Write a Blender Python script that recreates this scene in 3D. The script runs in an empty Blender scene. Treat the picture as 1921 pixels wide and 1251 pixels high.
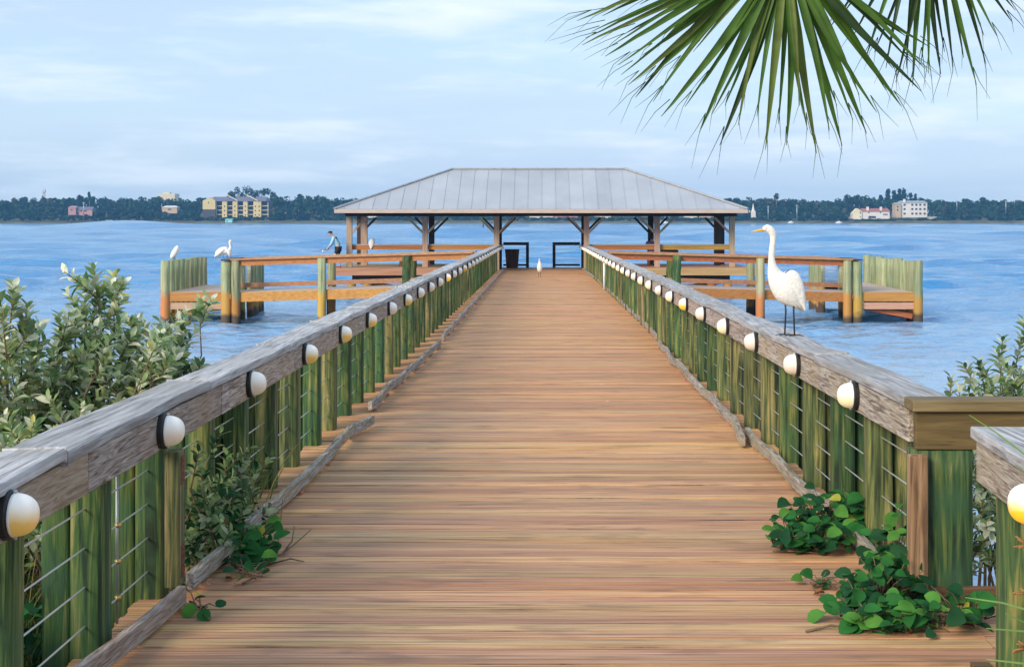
import bpy, math, random
from mathutils import Vector, Matrix, Euler
S = bpy.context.scene
C = S.collection
R = math.radians
rng = random.Random(7)

# ------------------------------------------------------------------ camera, sky, sun, exposure
F = 2650.0; CX = 1016.0; CY = 410.0; HC = 3.4          # focal length and vanishing point in photo pixels, eye height over water
cam_d = bpy.data.cameras.new('camera')
cam = bpy.data.objects.new('camera', cam_d); C.objects.link(cam)
cam.location = (0, 0, HC); cam.rotation_euler = (R(90), 0, 0)
cam_d.sensor_width = 36; cam_d.lens = F / 1921 * 36
cam_d.shift_x = (960.5 - CX) / 1921; cam_d.shift_y = (CY - 625.5) / 1921
cam_d.clip_start = 0.1; cam_d.clip_end = 20000
S.camera = cam
SUN_EL, SUN_AZ = 27.0, 218.0                            # low soft sun behind the camera, to its left
W = bpy.data.worlds.new('World'); S.world = W; W.use_nodes = True
def build_world():
    nt = W.node_tree; N = nt.nodes; L = nt.links
    N.clear()
    out = N.new('ShaderNodeOutputWorld'); bg = N.new('ShaderNodeBackground')
    sky = N.new('ShaderNodeTexSky'); sky.sky_type = 'NISHITA'; sky.sun_disc = False
    sky.sun_elevation = R(SUN_EL); sky.sun_rotation = R(SUN_AZ)
    sky.air_density = 1.0; sky.dust_density = 1.0; sky.ozone_density = 1.5
    tc = N.new('ShaderNodeTexCoord'); sep = N.new('ShaderNodeSeparateXYZ')
    L.new(tc.outputs['Generated'], sep.inputs[0])
    # thin streaky cloud: noise over the direction, stretched sideways
    def streaks(sx, sz, scale, lo, hi, off):
        mp = N.new('ShaderNodeMapping'); mp.inputs['Scale'].default_value = (sx, sx, sz); mp.inputs['Location'].default_value = off
        L.new(tc.outputs['Generated'], mp.inputs[0])
        n = N.new('ShaderNodeTexNoise'); n.inputs['Scale'].default_value = scale; n.inputs['Detail'].default_value = 7; n.inputs['Roughness'].default_value = .58
        L.new(mp.outputs[0], n.inputs[0])
        m = N.new('ShaderNodeMapRange'); m.interpolation_type = 'SMOOTHSTEP'
        m.inputs[1].default_value = lo; m.inputs[2].default_value = hi
        L.new(n.outputs[0], m.inputs[0]); return m.outputs[0]
    a = streaks(1.0, 7.0, 4.5, .46, .70, (3.1, 0, 1.2))
    b = streaks(1.0, 5.0, 12.0, .52, .75, (0, 2, 5.3))
    add = N.new('ShaderNodeMath'); add.operation = 'MULTIPLY_ADD'; add.inputs[1].default_value = .45
    L.new(b, add.inputs[0]); L.new(a, add.inputs[2])
    base = N.new('ShaderNodeMix'); base.data_type = 'RGBA'; base.inputs[0].default_value = .66; base.inputs[7].default_value = VEIL
    L.new(sky.outputs[0], base.inputs[6])
    veil = N.new('ShaderNodeMath'); veil.operation = 'MULTIPLY'; veil.use_clamp = True; veil.inputs[1].default_value = .78; L.new(add.outputs[0], veil.inputs[0])
    c = streaks(1.0, 6.0, 2.2, .42, .66, (7.7, 1, .4))       # broader, slightly violet banks under the white streaks
    bank = N.new('ShaderNodeMix'); bank.data_type = 'RGBA'; bank.inputs[7].default_value = BANK
    bk = N.new('ShaderNodeMath'); bk.operation = 'MULTIPLY'; bk.inputs[1].default_value = .55; L.new(c, bk.inputs[0]); L.new(bk.outputs[0], bank.inputs[0]); L.new(base.outputs[2], bank.inputs[6])
    mix = N.new('ShaderNodeMix'); mix.data_type = 'RGBA'; mix.inputs[7].default_value = CLOUD
    L.new(veil.outputs[0], mix.inputs[0]); L.new(bank.outputs[2], mix.inputs[6])
    L.new(mix.outputs[2], bg.inputs[0]); bg.inputs[1].default_value = 0.10
    L.new(bg.outputs[0], out.inputs[0])
VEIL = (4.7, 6.2, 8.0, 1); BANK = (4.3, 5.3, 7.0, 1); CLOUD = (6.6, 7.3, 8.0, 1)
build_world()
sd = bpy.data.lights.new('sun', 'SUN'); sun = bpy.data.objects.new('sun', sd); C.objects.link(sun)
sd.energy = 2.7; sd.angle = R(22); sd.color = (1.0, .86, .68)
_az = R(SUN_AZ); _el = R(SUN_EL)
sun.rotation_euler = Vector((math.sin(_az) * math.cos(_el), math.cos(_az) * math.cos(_el), math.sin(_el))).to_track_quat('Z', 'Y').to_euler()
S.view_settings.view_transform = 'Standard'; S.view_settings.look = 'None'
S.view_settings.exposure = 0.55; S.view_settings.gamma = 1.0; S.view_settings.use_curve_mapping = False

# ------------------------------------------------------------------ helpers
def at(px, py, Y): return Vector(((px - CX) * Y / F, Y, HC - (py - CY) * Y / F))
def deckz(y): return 1.53 - 0.0068 * y
def capz(y): return 2.53 - 0.0050 * y
def on_deck(px, py):
    k = (py - CY) / F; Y = 1.87 / (k - .0068)
    return Vector(((px - CX) * Y / F, Y, deckz(Y)))

class MB:
    def __init__(s): s.v = []; s.f = []; s.m = []; s.sm = []
    def add(s, vs, fs, m=0, smooth=False):
        o = len(s.v); s.v += [tuple(x) for x in vs]
        for f in fs: s.f.append([i + o for i in f]); s.m.append(m); s.sm.append(smooth)
    def box(s, x0, x1, y0, y1, z0, z1, m=0):
        s.add([(x0,y0,z0),(x1,y0,z0),(x1,y1,z0),(x0,y1,z0),(x0,y0,z1),(x1,y0,z1),(x1,y1,z1),(x0,y1,z1)],
              [(0,3,2,1),(4,5,6,7),(0,1,5,4),(1,2,6,5),(2,3,7,6),(3,0,4,7)], m)
    def beam(s, a, b, w, h, m=0, up=(0,0,1)):
        a = Vector(a); b = Vector(b); d = (b - a).normalized(); u = Vector(up)
        sd_ = d.cross(u).normalized(); u = sd_.cross(d)
        vs = []
        for p in (a, b):
            for (i, j) in ((-1,-1),(1,-1),(1,1),(-1,1)): vs.append(p + sd_ * (i*w/2) + u * (j*h/2))
        s.add(vs, [(0,1,2,3),(7,6,5,4),(0,4,5,1),(1,5,6,2),(2,6,7,3),(3,7,4,0)], m)
    def tube(s, pts, rad, n=8, m=0, cap=True, smooth=True):
        pts = [Vector(p) for p in pts]
        if not isinstance(rad, (list, tuple)): rad = [rad] * len(pts)
        vs = []; fs = []; ref = None
        for i, p in enumerate(pts):
            d = (pts[min(i+1, len(pts)-1)] - pts[max(i-1, 0)]).normalized()
            if ref is None: ref = d.orthogonal().normalized()
            e1 = (ref - d * ref.dot(d)).normalized(); ref = e1; e2 = d.cross(e1)
            for k in range(n):
                t = 2*math.pi*k/n; vs.append(p + (e1*math.cos(t) + e2*math.sin(t)) * rad[i])
        for i in range(len(pts)-1):
            for k in range(n): fs.append((i*n+k, i*n+(k+1)%n, (i+1)*n+(k+1)%n, (i+1)*n+k))
        s.add(vs, fs, m, smooth)
        if cap:
            o = len(s.v) - len(vs)
            s.f.append([o+k for k in range(n)][::-1]); s.m.append(m); s.sm.append(False)
            e = o + (len(pts)-1)*n
            s.f.append([e+k for k in range(n)]); s.m.append(m); s.sm.append(False)
    def strip(s, pts, width, z0, z1, m=0):
        """a plank on edge following pts (x,y[,lift]) with a given thickness"""
        vs = []; fs = []; n = len(pts)
        for i, p in enumerate(pts):
            a = pts[max(i-1,0)]; b = pts[min(i+1,n-1)]
            d = Vector((b[0]-a[0], b[1]-a[1], 0)).normalized(); q = Vector((-d.y, d.x, 0)) * (width/2)
            base = deckz(p[1]) + (p[2] if len(p) > 2 else 0)
            for sg, z in ((-1,z0),(1,z0),(1,z1),(-1,z1)): vs.append((p[0]+sg*q.x, p[1]+sg*q.y, base+z))
        for i in range(n-1):
            for k in range(4): fs.append((i*4+k, i*4+(k+1)%4, (i+1)*4+(k+1)%4, (i+1)*4+k))
        fs += [(3,2,1,0), (n*4-4, n*4-3, n*4-2, n*4-1)]
        s.add(vs, fs, m)
    def lathe(s, prof, c=(0,0,0), axis='z', n=16, m=0, smooth=True):
        vs = []; fs = []; c = Vector(c)
        for (r, h) in prof:
            for k in range(n):
                t = 2*math.pi*k/n; x, y = r*math.cos(t), r*math.sin(t)
                vs.append(c + (Vector((x,y,h)) if axis == 'z' else Vector((h,x,y))))
        for i in range(len(prof)-1):
            for k in range(n): fs.append((i*n+k, i*n+(k+1)%n, (i+1)*n+(k+1)%n, (i+1)*n+k))
        s.add(vs, fs, m, smooth)
    def leaf(s, b, d, nrm, ln, w, m=0, fold=.25):
        d = Vector(d).normalized(); nrm = Vector(nrm); sd_ = d.cross(nrm)
        if sd_.length < 1e-4: sd_ = d.orthogonal()
        sd_.normalize(); nn = sd_.cross(d); b = Vector(b)
        def P(t, sx, lift): return b + d*(ln*t) + sd_*(w*sx) + nn*(lift*w) - nn*(ln*.18*t*t)
        s.add([P(0,0,0), P(.32,.45,fold), P(.32,0,0), P(.32,-.45,fold), P(.7,.42,fold), P(.7,0,0), P(.7,-.42,fold), P(1,0,0)],
              [(0,1,2),(0,2,3),(2,1,4,5),(3,2,5,6),(5,4,7),(6,5,7)], m, True)
    def oval(s, b, d, nrm, ln, w, m=0, fold=.12):
        d = Vector(d).normalized(); sd_ = d.cross(Vector(nrm))
        if sd_.length < 1e-3: sd_ = d.orthogonal()
        sd_.normalize(); nn = sd_.cross(d); b = Vector(b); vs = []; st = ((.0,.06),(.12,.36),(.36,.5),(.62,.47),(.84,.28),(.97,.06))
        for t, x in st:
            mid = b + d*(ln*t) - nn*(ln*.22*t*t)
            vs += [mid + sd_*(w*x) + nn*(w*fold*x*2), mid, mid - sd_*(w*x) + nn*(w*fold*x*2)]
        s.add(vs, [f for k in range(5) for f in ((3*k,3*k+1,3*k+4,3*k+3),(3*k+1,3*k+2,3*k+5,3*k+4))], m, True)
    def disc(s, c, nrm, r, m=0, n=9, cup=.2):
        nrm = Vector(nrm).normalized(); a = nrm.orthogonal().normalized(); b = nrm.cross(a); c = Vector(c)
        vs = [c]
        for k in range(n):
            t = 2*math.pi*k/n; rr = r * (1 - .16*(1+math.cos(t))*.5 if k else .72)
            vs.append(c + (a*math.cos(t) + b*math.sin(t))*rr + nrm*(cup*r*abs(math.sin(t))))
        s.add(vs, [(0, k+1, (k+1)%n+1) for k in range(n)], m, True)
    def build(s, name, mats, parent=None, bevel=0, props=None):
        me = bpy.data.meshes.new(name); me.from_pydata(s.v, [], s.f)
        if not isinstance(mats, (list, tuple)): mats = [mats]
        for x in mats: me.materials.append(x)
        me.polygons.foreach_set('material_index', s.m); me.polygons.foreach_set('use_smooth', s.sm); me.update()
        o = bpy.data.objects.new(name, me); C.objects.link(o)
        if parent is not None: o.parent = parent
        if bevel:
            b = o.modifiers.new('bevel', 'BEVEL'); b.width = bevel; b.segments = 2; b.limit_method = 'ANGLE'; b.angle_limit = R(40)
        for k, v in (props or {}).items(): o[k] = v
        return o

def tag(o, label=None, cat=None, group=None, kind=None):
    if label: o['label'] = label
    if cat: o['category'] = cat
    if group: o['group'] = group
    if kind: o['kind'] = kind
    return o
def thing(name, label, cat, group=None, loc=(0,0,0)):
    o = bpy.data.objects.new(name, None); C.objects.link(o); o.location = loc; o.empty_display_size = .2
    return tag(o, label, cat, group)
def dup(root, loc, rot=None):
    r = root.copy(); C.objects.link(r); r.location = loc
    if rot: r.rotation_euler = rot
    for ch in [x for x in bpy.data.objects if x.parent == root]:
        c = ch.copy(); C.objects.link(c); c.parent = r
        for g in [x for x in bpy.data.objects if x.parent == ch]:
            d = g.copy(); C.objects.link(d); d.parent = c
    return r

# ------------------------------------------------------------------ materials
def newmat(name):
    m = bpy.data.materials.new(name); m.use_nodes = True
    nt = m.node_tree; b = nt.nodes['Principled BSDF']
    return m, nt, nt.nodes, nt.links, b
def ramp(N, stops):
    r = N.new('ShaderNodeValToRGB'); e = r.color_ramp.elements
    while len(e) < len(stops): e.new(.5)
    for i, (p, c) in enumerate(stops): e[i].position = p; e[i].color = (*c, 1)
    return r
def mixc(N, L, fac, a, b, mode='MIX'):
    m = N.new('ShaderNodeMix'); m.data_type = 'RGBA'; m.blend_type = mode
    for sock, v in ((m.inputs[0], fac), (m.inputs[6], a), (m.inputs[7], b)):
        if hasattr(v, 'links') or hasattr(v, 'is_linked'): L.new(v, sock)
        elif isinstance(v, (int, float)): sock.default_value = v
        else: sock.default_value = (*v, 1)
    return m.outputs[2]
def plain(name, col, rough=.6, metal=0.0, var=.15, scale=6.0, bump=0.0):
    m, nt, N, L, b = newmat(name)
    tc = N.new('ShaderNodeTexCoord'); n = N.new('ShaderNodeTexNoise'); n.inputs['Scale'].default_value = scale; n.inputs['Detail'].default_value = 5
    L.new(tc.outputs['Object'], n.inputs[0])
    r = ramp(N, [(.3, tuple(c*(1-var) for c in col)), (.7, tuple(min(1, c*(1+var)) for c in col))])
    L.new(n.outputs[0], r.inputs[0]); L.new(r.outputs[0], b.inputs['Base Color'])
    b.inputs['Roughness'].default_value = rough; b.inputs['Metallic'].default_value = metal
    if bump:
        bp = N.new('ShaderNodeBump'); bp.inputs['Strength'].default_value = bump; bp.inputs['Distance'].default_value = .01
        L.new(n.outputs[0], bp.inputs['Height']); L.new(bp.outputs[0], b.inputs['Normal'])
    return m
def wood(name, stops, axis='x', grain=(1, 22, 22), scale=2.0, rough=.75, bump=.35, stain=None, dist=.006, hue=.03, val=.25, swirl=0.0, extra=None, stain_amt=.75, stain_scale=1.1):
    """weathered timber: stretched grain along an axis, per-object variation, broad stains"""
    m, nt, N, L, b = newmat(name)
    tc = N.new('ShaderNodeTexCoord'); oi = N.new('ShaderNodeObjectInfo')
    mul = N.new('ShaderNodeVectorMath'); mul.operation = 'SCALE'; mul.inputs[0].default_value = (37.1, 53.7, 19.3); L.new(oi.outputs['Random'], mul.inputs['Scale'])
    ad = N.new('ShaderNodeVectorMath'); L.new(tc.outputs['Object'], ad.inputs[0]); L.new(mul.outputs[0], ad.inputs[1])
    g = {'x': (grain[0], grain[1], grain[2]), 'y': (grain[1], grain[0], grain[2]), 'z': (grain[1], grain[2], grain[0])}[axis]
    mp = N.new('ShaderNodeMapping'); mp.inputs['Scale'].default_value = g; L.new(ad.outputs[0], mp.inputs[0])
    n = N.new('ShaderNodeTexNoise'); n.inputs['Scale'].default_value = scale; n.inputs['Detail'].default_value = 8; n.inputs['Roughness'].default_value = .62
    n.inputs['Distortion'].default_value = swirl
    L.new(mp.outputs[0], n.inputs[0])
    r = ramp(N, stops); L.new(n.outputs[0], r.inputs[0]); col = r.outputs[0]
    n2 = N.new('ShaderNodeTexNoise'); n2.inputs['Scale'].default_value = stain_scale; n2.inputs['Detail'].default_value = 5; L.new(ad.outputs[0], n2.inputs[0])
    if stain:
        mr = N.new('ShaderNodeMapRange'); mr.inputs[1].default_value = .42; mr.inputs[2].default_value = .68; mr.inputs[4].default_value = stain_amt
        L.new(n2.outputs[0], mr.inputs[0]); col = mixc(N, L, mr.outputs[0], col, stain)
    # dark checks and knots
    n3 = N.new('ShaderNodeTexNoise'); n3.inputs['Scale'].default_value = scale*3.1; n3.inputs['Detail'].default_value = 3; L.new(mp.outputs[0], n3.inputs[0])
    mr3 = N.new('ShaderNodeMapRange'); mr3.inputs[1].default_value = .62; mr3.inputs[2].default_value = .74; mr3.inputs[4].default_value = .55
    L.new(n3.outputs[0], mr3.inputs[0]); col = mixc(N, L, mr3.outputs[0], col, tuple(c*.35 for c in stops[0][1]))
    if extra: col = extra(N, L, tc, n2, col)
    hv = N.new('ShaderNodeHueSaturation'); L.new(col, hv.inputs['Color'])
    def rnd(k, lo, hi, sock):
        w = N.new('ShaderNodeTexWhiteNoise'); w.noise_dimensions = '1D'
        mm = N.new('ShaderNodeMath'); mm.operation = 'MULTIPLY_ADD'; mm.inputs[1].default_value = 91.7; mm.inputs[2].default_value = k; L.new(oi.outputs['Random'], mm.inputs[0])
        L.new(mm.outputs[0], w.inputs['W']); mr_ = N.new('ShaderNodeMapRange'); mr_.inputs[3].default_value = lo; mr_.inputs[4].default_value = hi
        L.new(w.outputs['Value'], mr_.inputs[0]); L.new(mr_.outputs[0], sock)
    rnd(1.3, .5-hue, .5+hue, hv.inputs['Hue']); rnd(7.7, 1-val, 1+val, hv.inputs['Value'])
    L.new(hv.outputs[0], b.inputs['Base Color']); b.inputs['Roughness'].default_value = rough
    bp = N.new('ShaderNodeBump'); bp.inputs['Strength'].default_value = bump; bp.inputs['Distance'].default_value = dist
    L.new(n.outputs[0], bp.inputs['Height']); L.new(bp.outputs[0], b.inputs['Normal'])
    return m
M = {}
M['cap'] = wood('weathered_cap', [(.36, (.17,.16,.16)), (.46, (.35,.35,.36)), (.54, (.45,.46,.48)), (.66, (.62,.62,.64))], 'y', stain=(.33,.32,.31), hue=.015, val=.16, swirl=.3)
M['cap_x'] = wood('weathered_cap_across', [(.25, (.09,.06,.03)), (.5, (.16,.11,.05)), (.75, (.24,.18,.10))], 'x', hue=.015, val=.12)
M['beam'] = wood('grey_beam', [(.36, (.085,.065,.05)), (.45, (.24,.195,.165)), (.53, (.37,.33,.295)), (.64, (.54,.50,.46))], 'y', grain=(.9, 10, 16), scale=2.6, stain=(.34,.24,.13), swirl=2.2, hue=.02, val=.15, stain_amt=.55)
M['beam_x'] = wood('brown_beam', [(.25, (.055,.030,.012)), (.5, (.115,.066,.024)), (.75, (.18,.11,.045))], 'x', grain=(1, 14, 14), swirl=.4, val=.1)
GREEN = [(.38,(.005,.018,.006)),(.46,(.026,.068,.014)),(.525,(.070,.115,.024)),(.59,(.145,.155,.040)),(.68,(.26,.23,.09))]
M['post'] = wood('green_treated_post', GREEN, 'z', grain=(1.0, 15, 15), scale=1.7, stain_scale=4.5, stain=(.030,.095,.036), hue=.03, val=.30, bump=.7, dist=.012, swirl=.9, stain_amt=.75)
M['post_tan'] = wood('tan_green_post', [(.38,(.014,.022,.008)),(.46,(.065,.085,.022)),(.525,(.15,.15,.045)),(.60,(.27,.22,.08)),(.69,(.42,.32,.15))], 'z', grain=(1.0, 15, 15), scale=1.7, stain_scale=4.5, stain=(.06,.10,.035), hue=.03, val=.25, bump=.7, dist=.012, swirl=.6, stain_amt=.5)
def foot_bands(N, L, tc, n2, col):
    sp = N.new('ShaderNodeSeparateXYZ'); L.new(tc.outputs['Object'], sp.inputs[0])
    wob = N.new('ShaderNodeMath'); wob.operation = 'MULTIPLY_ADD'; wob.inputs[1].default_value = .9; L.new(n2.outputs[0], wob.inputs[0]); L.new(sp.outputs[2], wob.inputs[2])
    a = N.new('ShaderNodeMapRange'); a.inputs[1].default_value = 1.42; a.inputs[2].default_value = 1.22; a.inputs[4].default_value = .85; L.new(wob.outputs[0], a.inputs[0])  # orange band low on the pile, dark brown below it
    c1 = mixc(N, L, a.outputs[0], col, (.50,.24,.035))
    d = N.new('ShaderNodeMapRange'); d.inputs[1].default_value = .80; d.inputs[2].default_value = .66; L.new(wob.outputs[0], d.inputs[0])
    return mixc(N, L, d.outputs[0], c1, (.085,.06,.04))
M['pile'] = wood('dock_pile', [(.30,(.10,.13,.06)),(.44,(.23,.26,.13)),(.56,(.34,.36,.20)),(.72,(.48,.46,.30))], 'z', grain=(.4, 9, 9), scale=1.5, stain=(.20,.28,.17), stain_amt=.5, hue=.03, val=.2, bump=.4, dist=.01, extra=foot_bands)
M['ochre'] = wood('ochre_timber', [(.25, (.24,.095,.022)), (.5, (.44,.195,.050)), (.75, (.54,.27,.085))], 'x', grain=(.35, 16, 16), val=.12)
M['redwood'] = wood('red_brown_timber', [(.25, (.24,.105,.055)), (.5, (.42,.215,.115)), (.75, (.52,.31,.19))], 'x', grain=(.35, 16, 16), val=.12)
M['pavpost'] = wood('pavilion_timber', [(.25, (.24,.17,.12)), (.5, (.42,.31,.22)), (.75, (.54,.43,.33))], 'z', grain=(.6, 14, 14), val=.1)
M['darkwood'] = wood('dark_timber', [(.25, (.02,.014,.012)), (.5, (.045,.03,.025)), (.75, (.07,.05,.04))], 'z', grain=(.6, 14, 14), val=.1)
M['tanwood'] = wood('pale_tan_timber', [(.25, (.30,.17,.09)), (.5, (.48,.31,.19)), (.75, (.58,.42,.28))], 'x', grain=(.35, 16, 16), val=.08)
M['board'] = wood('cover_board_wood', [(.36, (.09,.05,.025)), (.5, (.25,.15,.075)), (.66, (.40,.28,.17))], 'z', grain=(.7, 14, 14), val=.1, stain=(.11,.075,.045), stain_amt=.6, swirl=.5)
M['bluegrey'] = wood('dock_deck', [(.25, (.34,.25,.22)), (.5, (.48,.36,.31)), (.75, (.56,.46,.42))], 'x', grain=(1, 12, 12), val=.05)
M['rust'] = plain('rusty_plate', (.14,.045,.02), .8, 0, .4, 30, .3)
M['cable'] = plain('steel_cable', (.62,.62,.60), .35, .6, .1)
M['brass'] = plain('brass_clip', (.60,.42,.14), .35, .8)
M['black'] = plain('black_plastic', (.012,.012,.013), .45)
M['white'] = plain('white_paint', (.78,.78,.76), .5, 0, .06)
M['leadmetal'] = plain('galvanised_steel', (.45,.46,.47), .45, .7)

def deck_mat():
    m, nt, N, L, b = newmat('boardwalk_planks')
    tc = N.new('ShaderNodeTexCoord'); sp = N.new('ShaderNodeSeparateXYZ'); L.new(tc.outputs['Object'], sp.inputs[0])
    dv = N.new('ShaderNodeMath'); dv.operation = 'DIVIDE'; dv.inputs[1].default_value = .124; sh0 = N.new('ShaderNodeMath'); sh0.operation = 'SUBTRACT'; sh0.inputs[1].default_value = 2.5955; L.new(sp.outputs[1], sh0.inputs[0]); L.new(sh0.outputs[0], dv.inputs[0])
    fl = N.new('ShaderNodeMath'); fl.operation = 'FLOOR'; L.new(dv.outputs[0], fl.inputs[0])
    wn = N.new('ShaderNodeTexWhiteNoise'); wn.noise_dimensions = '1D'; L.new(fl.outputs[0], wn.inputs['W'])
    off = N.new('ShaderNodeCombineXYZ'); L.new(sp.outputs[0], off.inputs[0]); L.new(sp.outputs[1], off.inputs[1])
    k = N.new('ShaderNodeMath'); k.operation = 'MULTIPLY'; k.inputs[1].default_value = 40; L.new(wn.outputs[0], k.inputs[0]); L.new(k.outputs[0], off.inputs[2])
    mp = N.new('ShaderNodeMapping'); mp.inputs['Scale'].default_value = (.75, 62, 1); L.new(off.outputs[0], mp.inputs[0])
    n = N.new('ShaderNodeTexNoise'); n.inputs['Scale'].default_value = 1.6; n.inputs['Detail'].default_value = 7; n.inputs['Roughness'].default_value = .6; L.new(mp.outputs[0], n.inputs[0])
    r = ramp(N, [(.33, (.10,.042,.014)), (.41, (.40,.185,.068)), (.52, (.58,.300,.112)), (.62, (.68,.38,.165)), (.74, (.86,.58,.32))]); L.new(n.outputs[0], r.inputs[0])
    # per plank tone
    w2 = N.new('ShaderNodeMapRange'); w2.inputs[3].default_value = .76; w2.inputs[4].default_value = 1.24; L.new(wn.outputs[0], w2.inputs[0])
    hv = N.new('ShaderNodeHueSaturation'); L.new(r.outputs[0], hv.inputs['Color']); L.new(w2.outputs[0], hv.inputs['Value'])
    wn2 = N.new('ShaderNodeTexWhiteNoise'); wn2.noise_dimensions = '1D'; ad = N.new('ShaderNodeMath'); ad.inputs[1].default_value = 311.5; L.new(fl.outputs[0], ad.inputs[0]); L.new(ad.outputs[0], wn2.inputs['W'])
    h2 = N.new('ShaderNodeMapRange'); h2.inputs[3].default_value = .482; h2.inputs[4].default_value = .513; L.new(wn2.outputs[0], h2.inputs[0]); L.new(h2.outputs[0], hv.inputs['Hue'])
    # greyed patches where feet and weather wear the boards
    mpb = N.new('ShaderNodeMapping'); mpb.inputs['Scale'].default_value = (.55, 1.6, 1); L.new(tc.outputs['Object'], mpb.inputs[0])
    nb = N.new('ShaderNodeTexNoise'); nb.inputs['Scale'].default_value = .9; nb.inputs['Detail'].default_value = 5; L.new(mpb.outputs[0], nb.inputs[0])
    fy = N.new('ShaderNodeMapRange'); fy.inputs[1].default_value = 6; fy.inputs[2].default_value = 17; fy.inputs[3].default_value = .26; fy.inputs[4].default_value = -.12; L.new(sp.outputs[1], fy.inputs[0])
    sm = N.new('ShaderNodeMath'); L.new(nb.outputs[0], sm.inputs[0]); L.new(fy.outputs[0], sm.inputs[1])
    gm = N.new('ShaderNodeMapRange'); gm.inputs[1].default_value = .36; gm.inputs[2].default_value = .78; gm.inputs[4].default_value = .36; L.new(sm.outputs[0], gm.inputs[0])
    bw = N.new('ShaderNodeRGBToBW'); L.new(hv.outputs[0], bw.inputs[0])
    gr = mixc(N, L, 1.0, bw.outputs[0], (1.02, .76, .58), 'MULTIPLY')
    col = mixc(N, L, gm.outputs[0], hv.outputs[0], gr)
    # pinkish patches
    nc = N.new('ShaderNodeTexNoise'); nc.inputs['Scale'].default_value = .7; nc.inputs['Detail'].default_value = 3; L.new(off.outputs[0], nc.inputs[0])
    pm = N.new('ShaderNodeMapRange'); pm.inputs[1].default_value = .55; pm.inputs[2].default_value = .75; pm.inputs[4].default_value = .22; L.new(nc.outputs[0], pm.inputs[0])
    col = mixc(N, L, pm.outputs[0], col, (.46,.22,.15))
    vo = N.new('ShaderNodeTexVoronoi'); vo.inputs['Scale'].default_value = 1.5; L.new(tc.outputs['Object'], vo.inputs[0])   # droppings, a few scattered splashes
    vm = N.new('ShaderNodeMapRange'); vm.inputs[1].default_value = .034; vm.inputs[2].default_value = .022; vm.inputs[4].default_value = .6; L.new(vo.outputs['Distance'], vm.inputs[0])
    col = mixc(N, L, vm.outputs[0], col, (.75,.72,.66))
    nd = N.new('ShaderNodeTexNoise'); nd.inputs['Scale'].default_value = 5; nd.inputs['Detail'].default_value = 6; L.new(mpb.outputs[0], nd.inputs[0])
    dm = N.new('ShaderNodeMapRange'); dm.inputs[1].default_value = .56; dm.inputs[2].default_value = .74; dm.inputs[4].default_value = .55; L.new(nd.outputs[0], dm.inputs[0])
    col = mixc(N, L, dm.outputs[0], col, (.16,.09,.05))
    L.new(col, b.inputs['Base Color']); b.inputs['Roughness'].default_value = .62
    bp = N.new('ShaderNodeBump'); bp.inputs['Strength'].default_value = .35; bp.inputs['Distance'].default_value = .004
    L.new(n.outputs[0], bp.inputs['Height']); L.new(bp.outputs[0], b.inputs['Normal'])
    return m
M['deck'] = deck_mat()

def leafmat(name, col, back=None, trans=.25, rough=.5):
    m, nt, N, L, b = newmat(name)
    tc = N.new('ShaderNodeTexCoord'); n = N.new('ShaderNodeTexNoise'); n.inputs['Scale'].default_value = 9; n.inputs['Detail'].default_value = 2
    L.new(tc.outputs['Object'], n.inputs[0])
    r = ramp(N, [(.3, tuple(c*.7 for c in col)), (.7, tuple(min(1,c*1.3) for c in col))]); L.new(n.outputs[0], r.inputs[0])
    c = r.outputs[0]
    if back:
        g = N.new('ShaderNodeNewGeometry'); c = mixc(N, L, g.outputs['Backfacing'], c, back)
    L.new(c, b.inputs['Base Color']); b.inputs['Roughness'].default_value = rough; b.inputs['Specular IOR Level'].default_value = .25
    t = N.new('ShaderNodeBsdfTranslucent'); L.new(c, t.inputs[0])
    mx = N.new('ShaderNodeMixShader'); mx.inputs[0].default_value = trans
    L.new(b.outputs[0], mx.inputs[1]); L.new(t.outputs[0], mx.inputs[2]); L.new(mx.outputs[0], N['Material Output'].inputs[0])
    return m
SILVER = [leafmat('silver_leaf', (.52,.60,.38), None, .4), leafmat('grey_green_leaf', (.29,.41,.17), None, .4), leafmat('pale_leaf', (.76,.78,.58), None, .35), leafmat('dark_leaf', (.09,.17,.06)), leafmat('yellow_leaf', (.42,.42,.13))]
VINE = [leafmat('vine_leaf', (.024,.15,.03), None, .35, .75), leafmat('deep_vine_leaf', (.010,.070,.022), None, .3, .7), leafmat('bright_vine_leaf', (.09,.28,.045), None, .4, .75), leafmat('yellowing_vine_leaf', (.42,.42,.06), None, .35, .7), leafmat('dead_leaf', (.22,.11,.05), None, .1, .8)]
GRASS = [leafmat('green_grass', (.15,.24,.06)), leafmat('straw_grass', (.46,.34,.10)), leafmat('dark_grass', (.04,.09,.025)), leafmat('bright_grass', (.14,.26,.06))]
M['twig'] = plain('twig_bark', (.15,.10,.06), .8, 0, .3, 20)
M['trunk'] = plain('grey_trunk', (.24,.20,.16), .85, 0, .3, 3)

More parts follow.
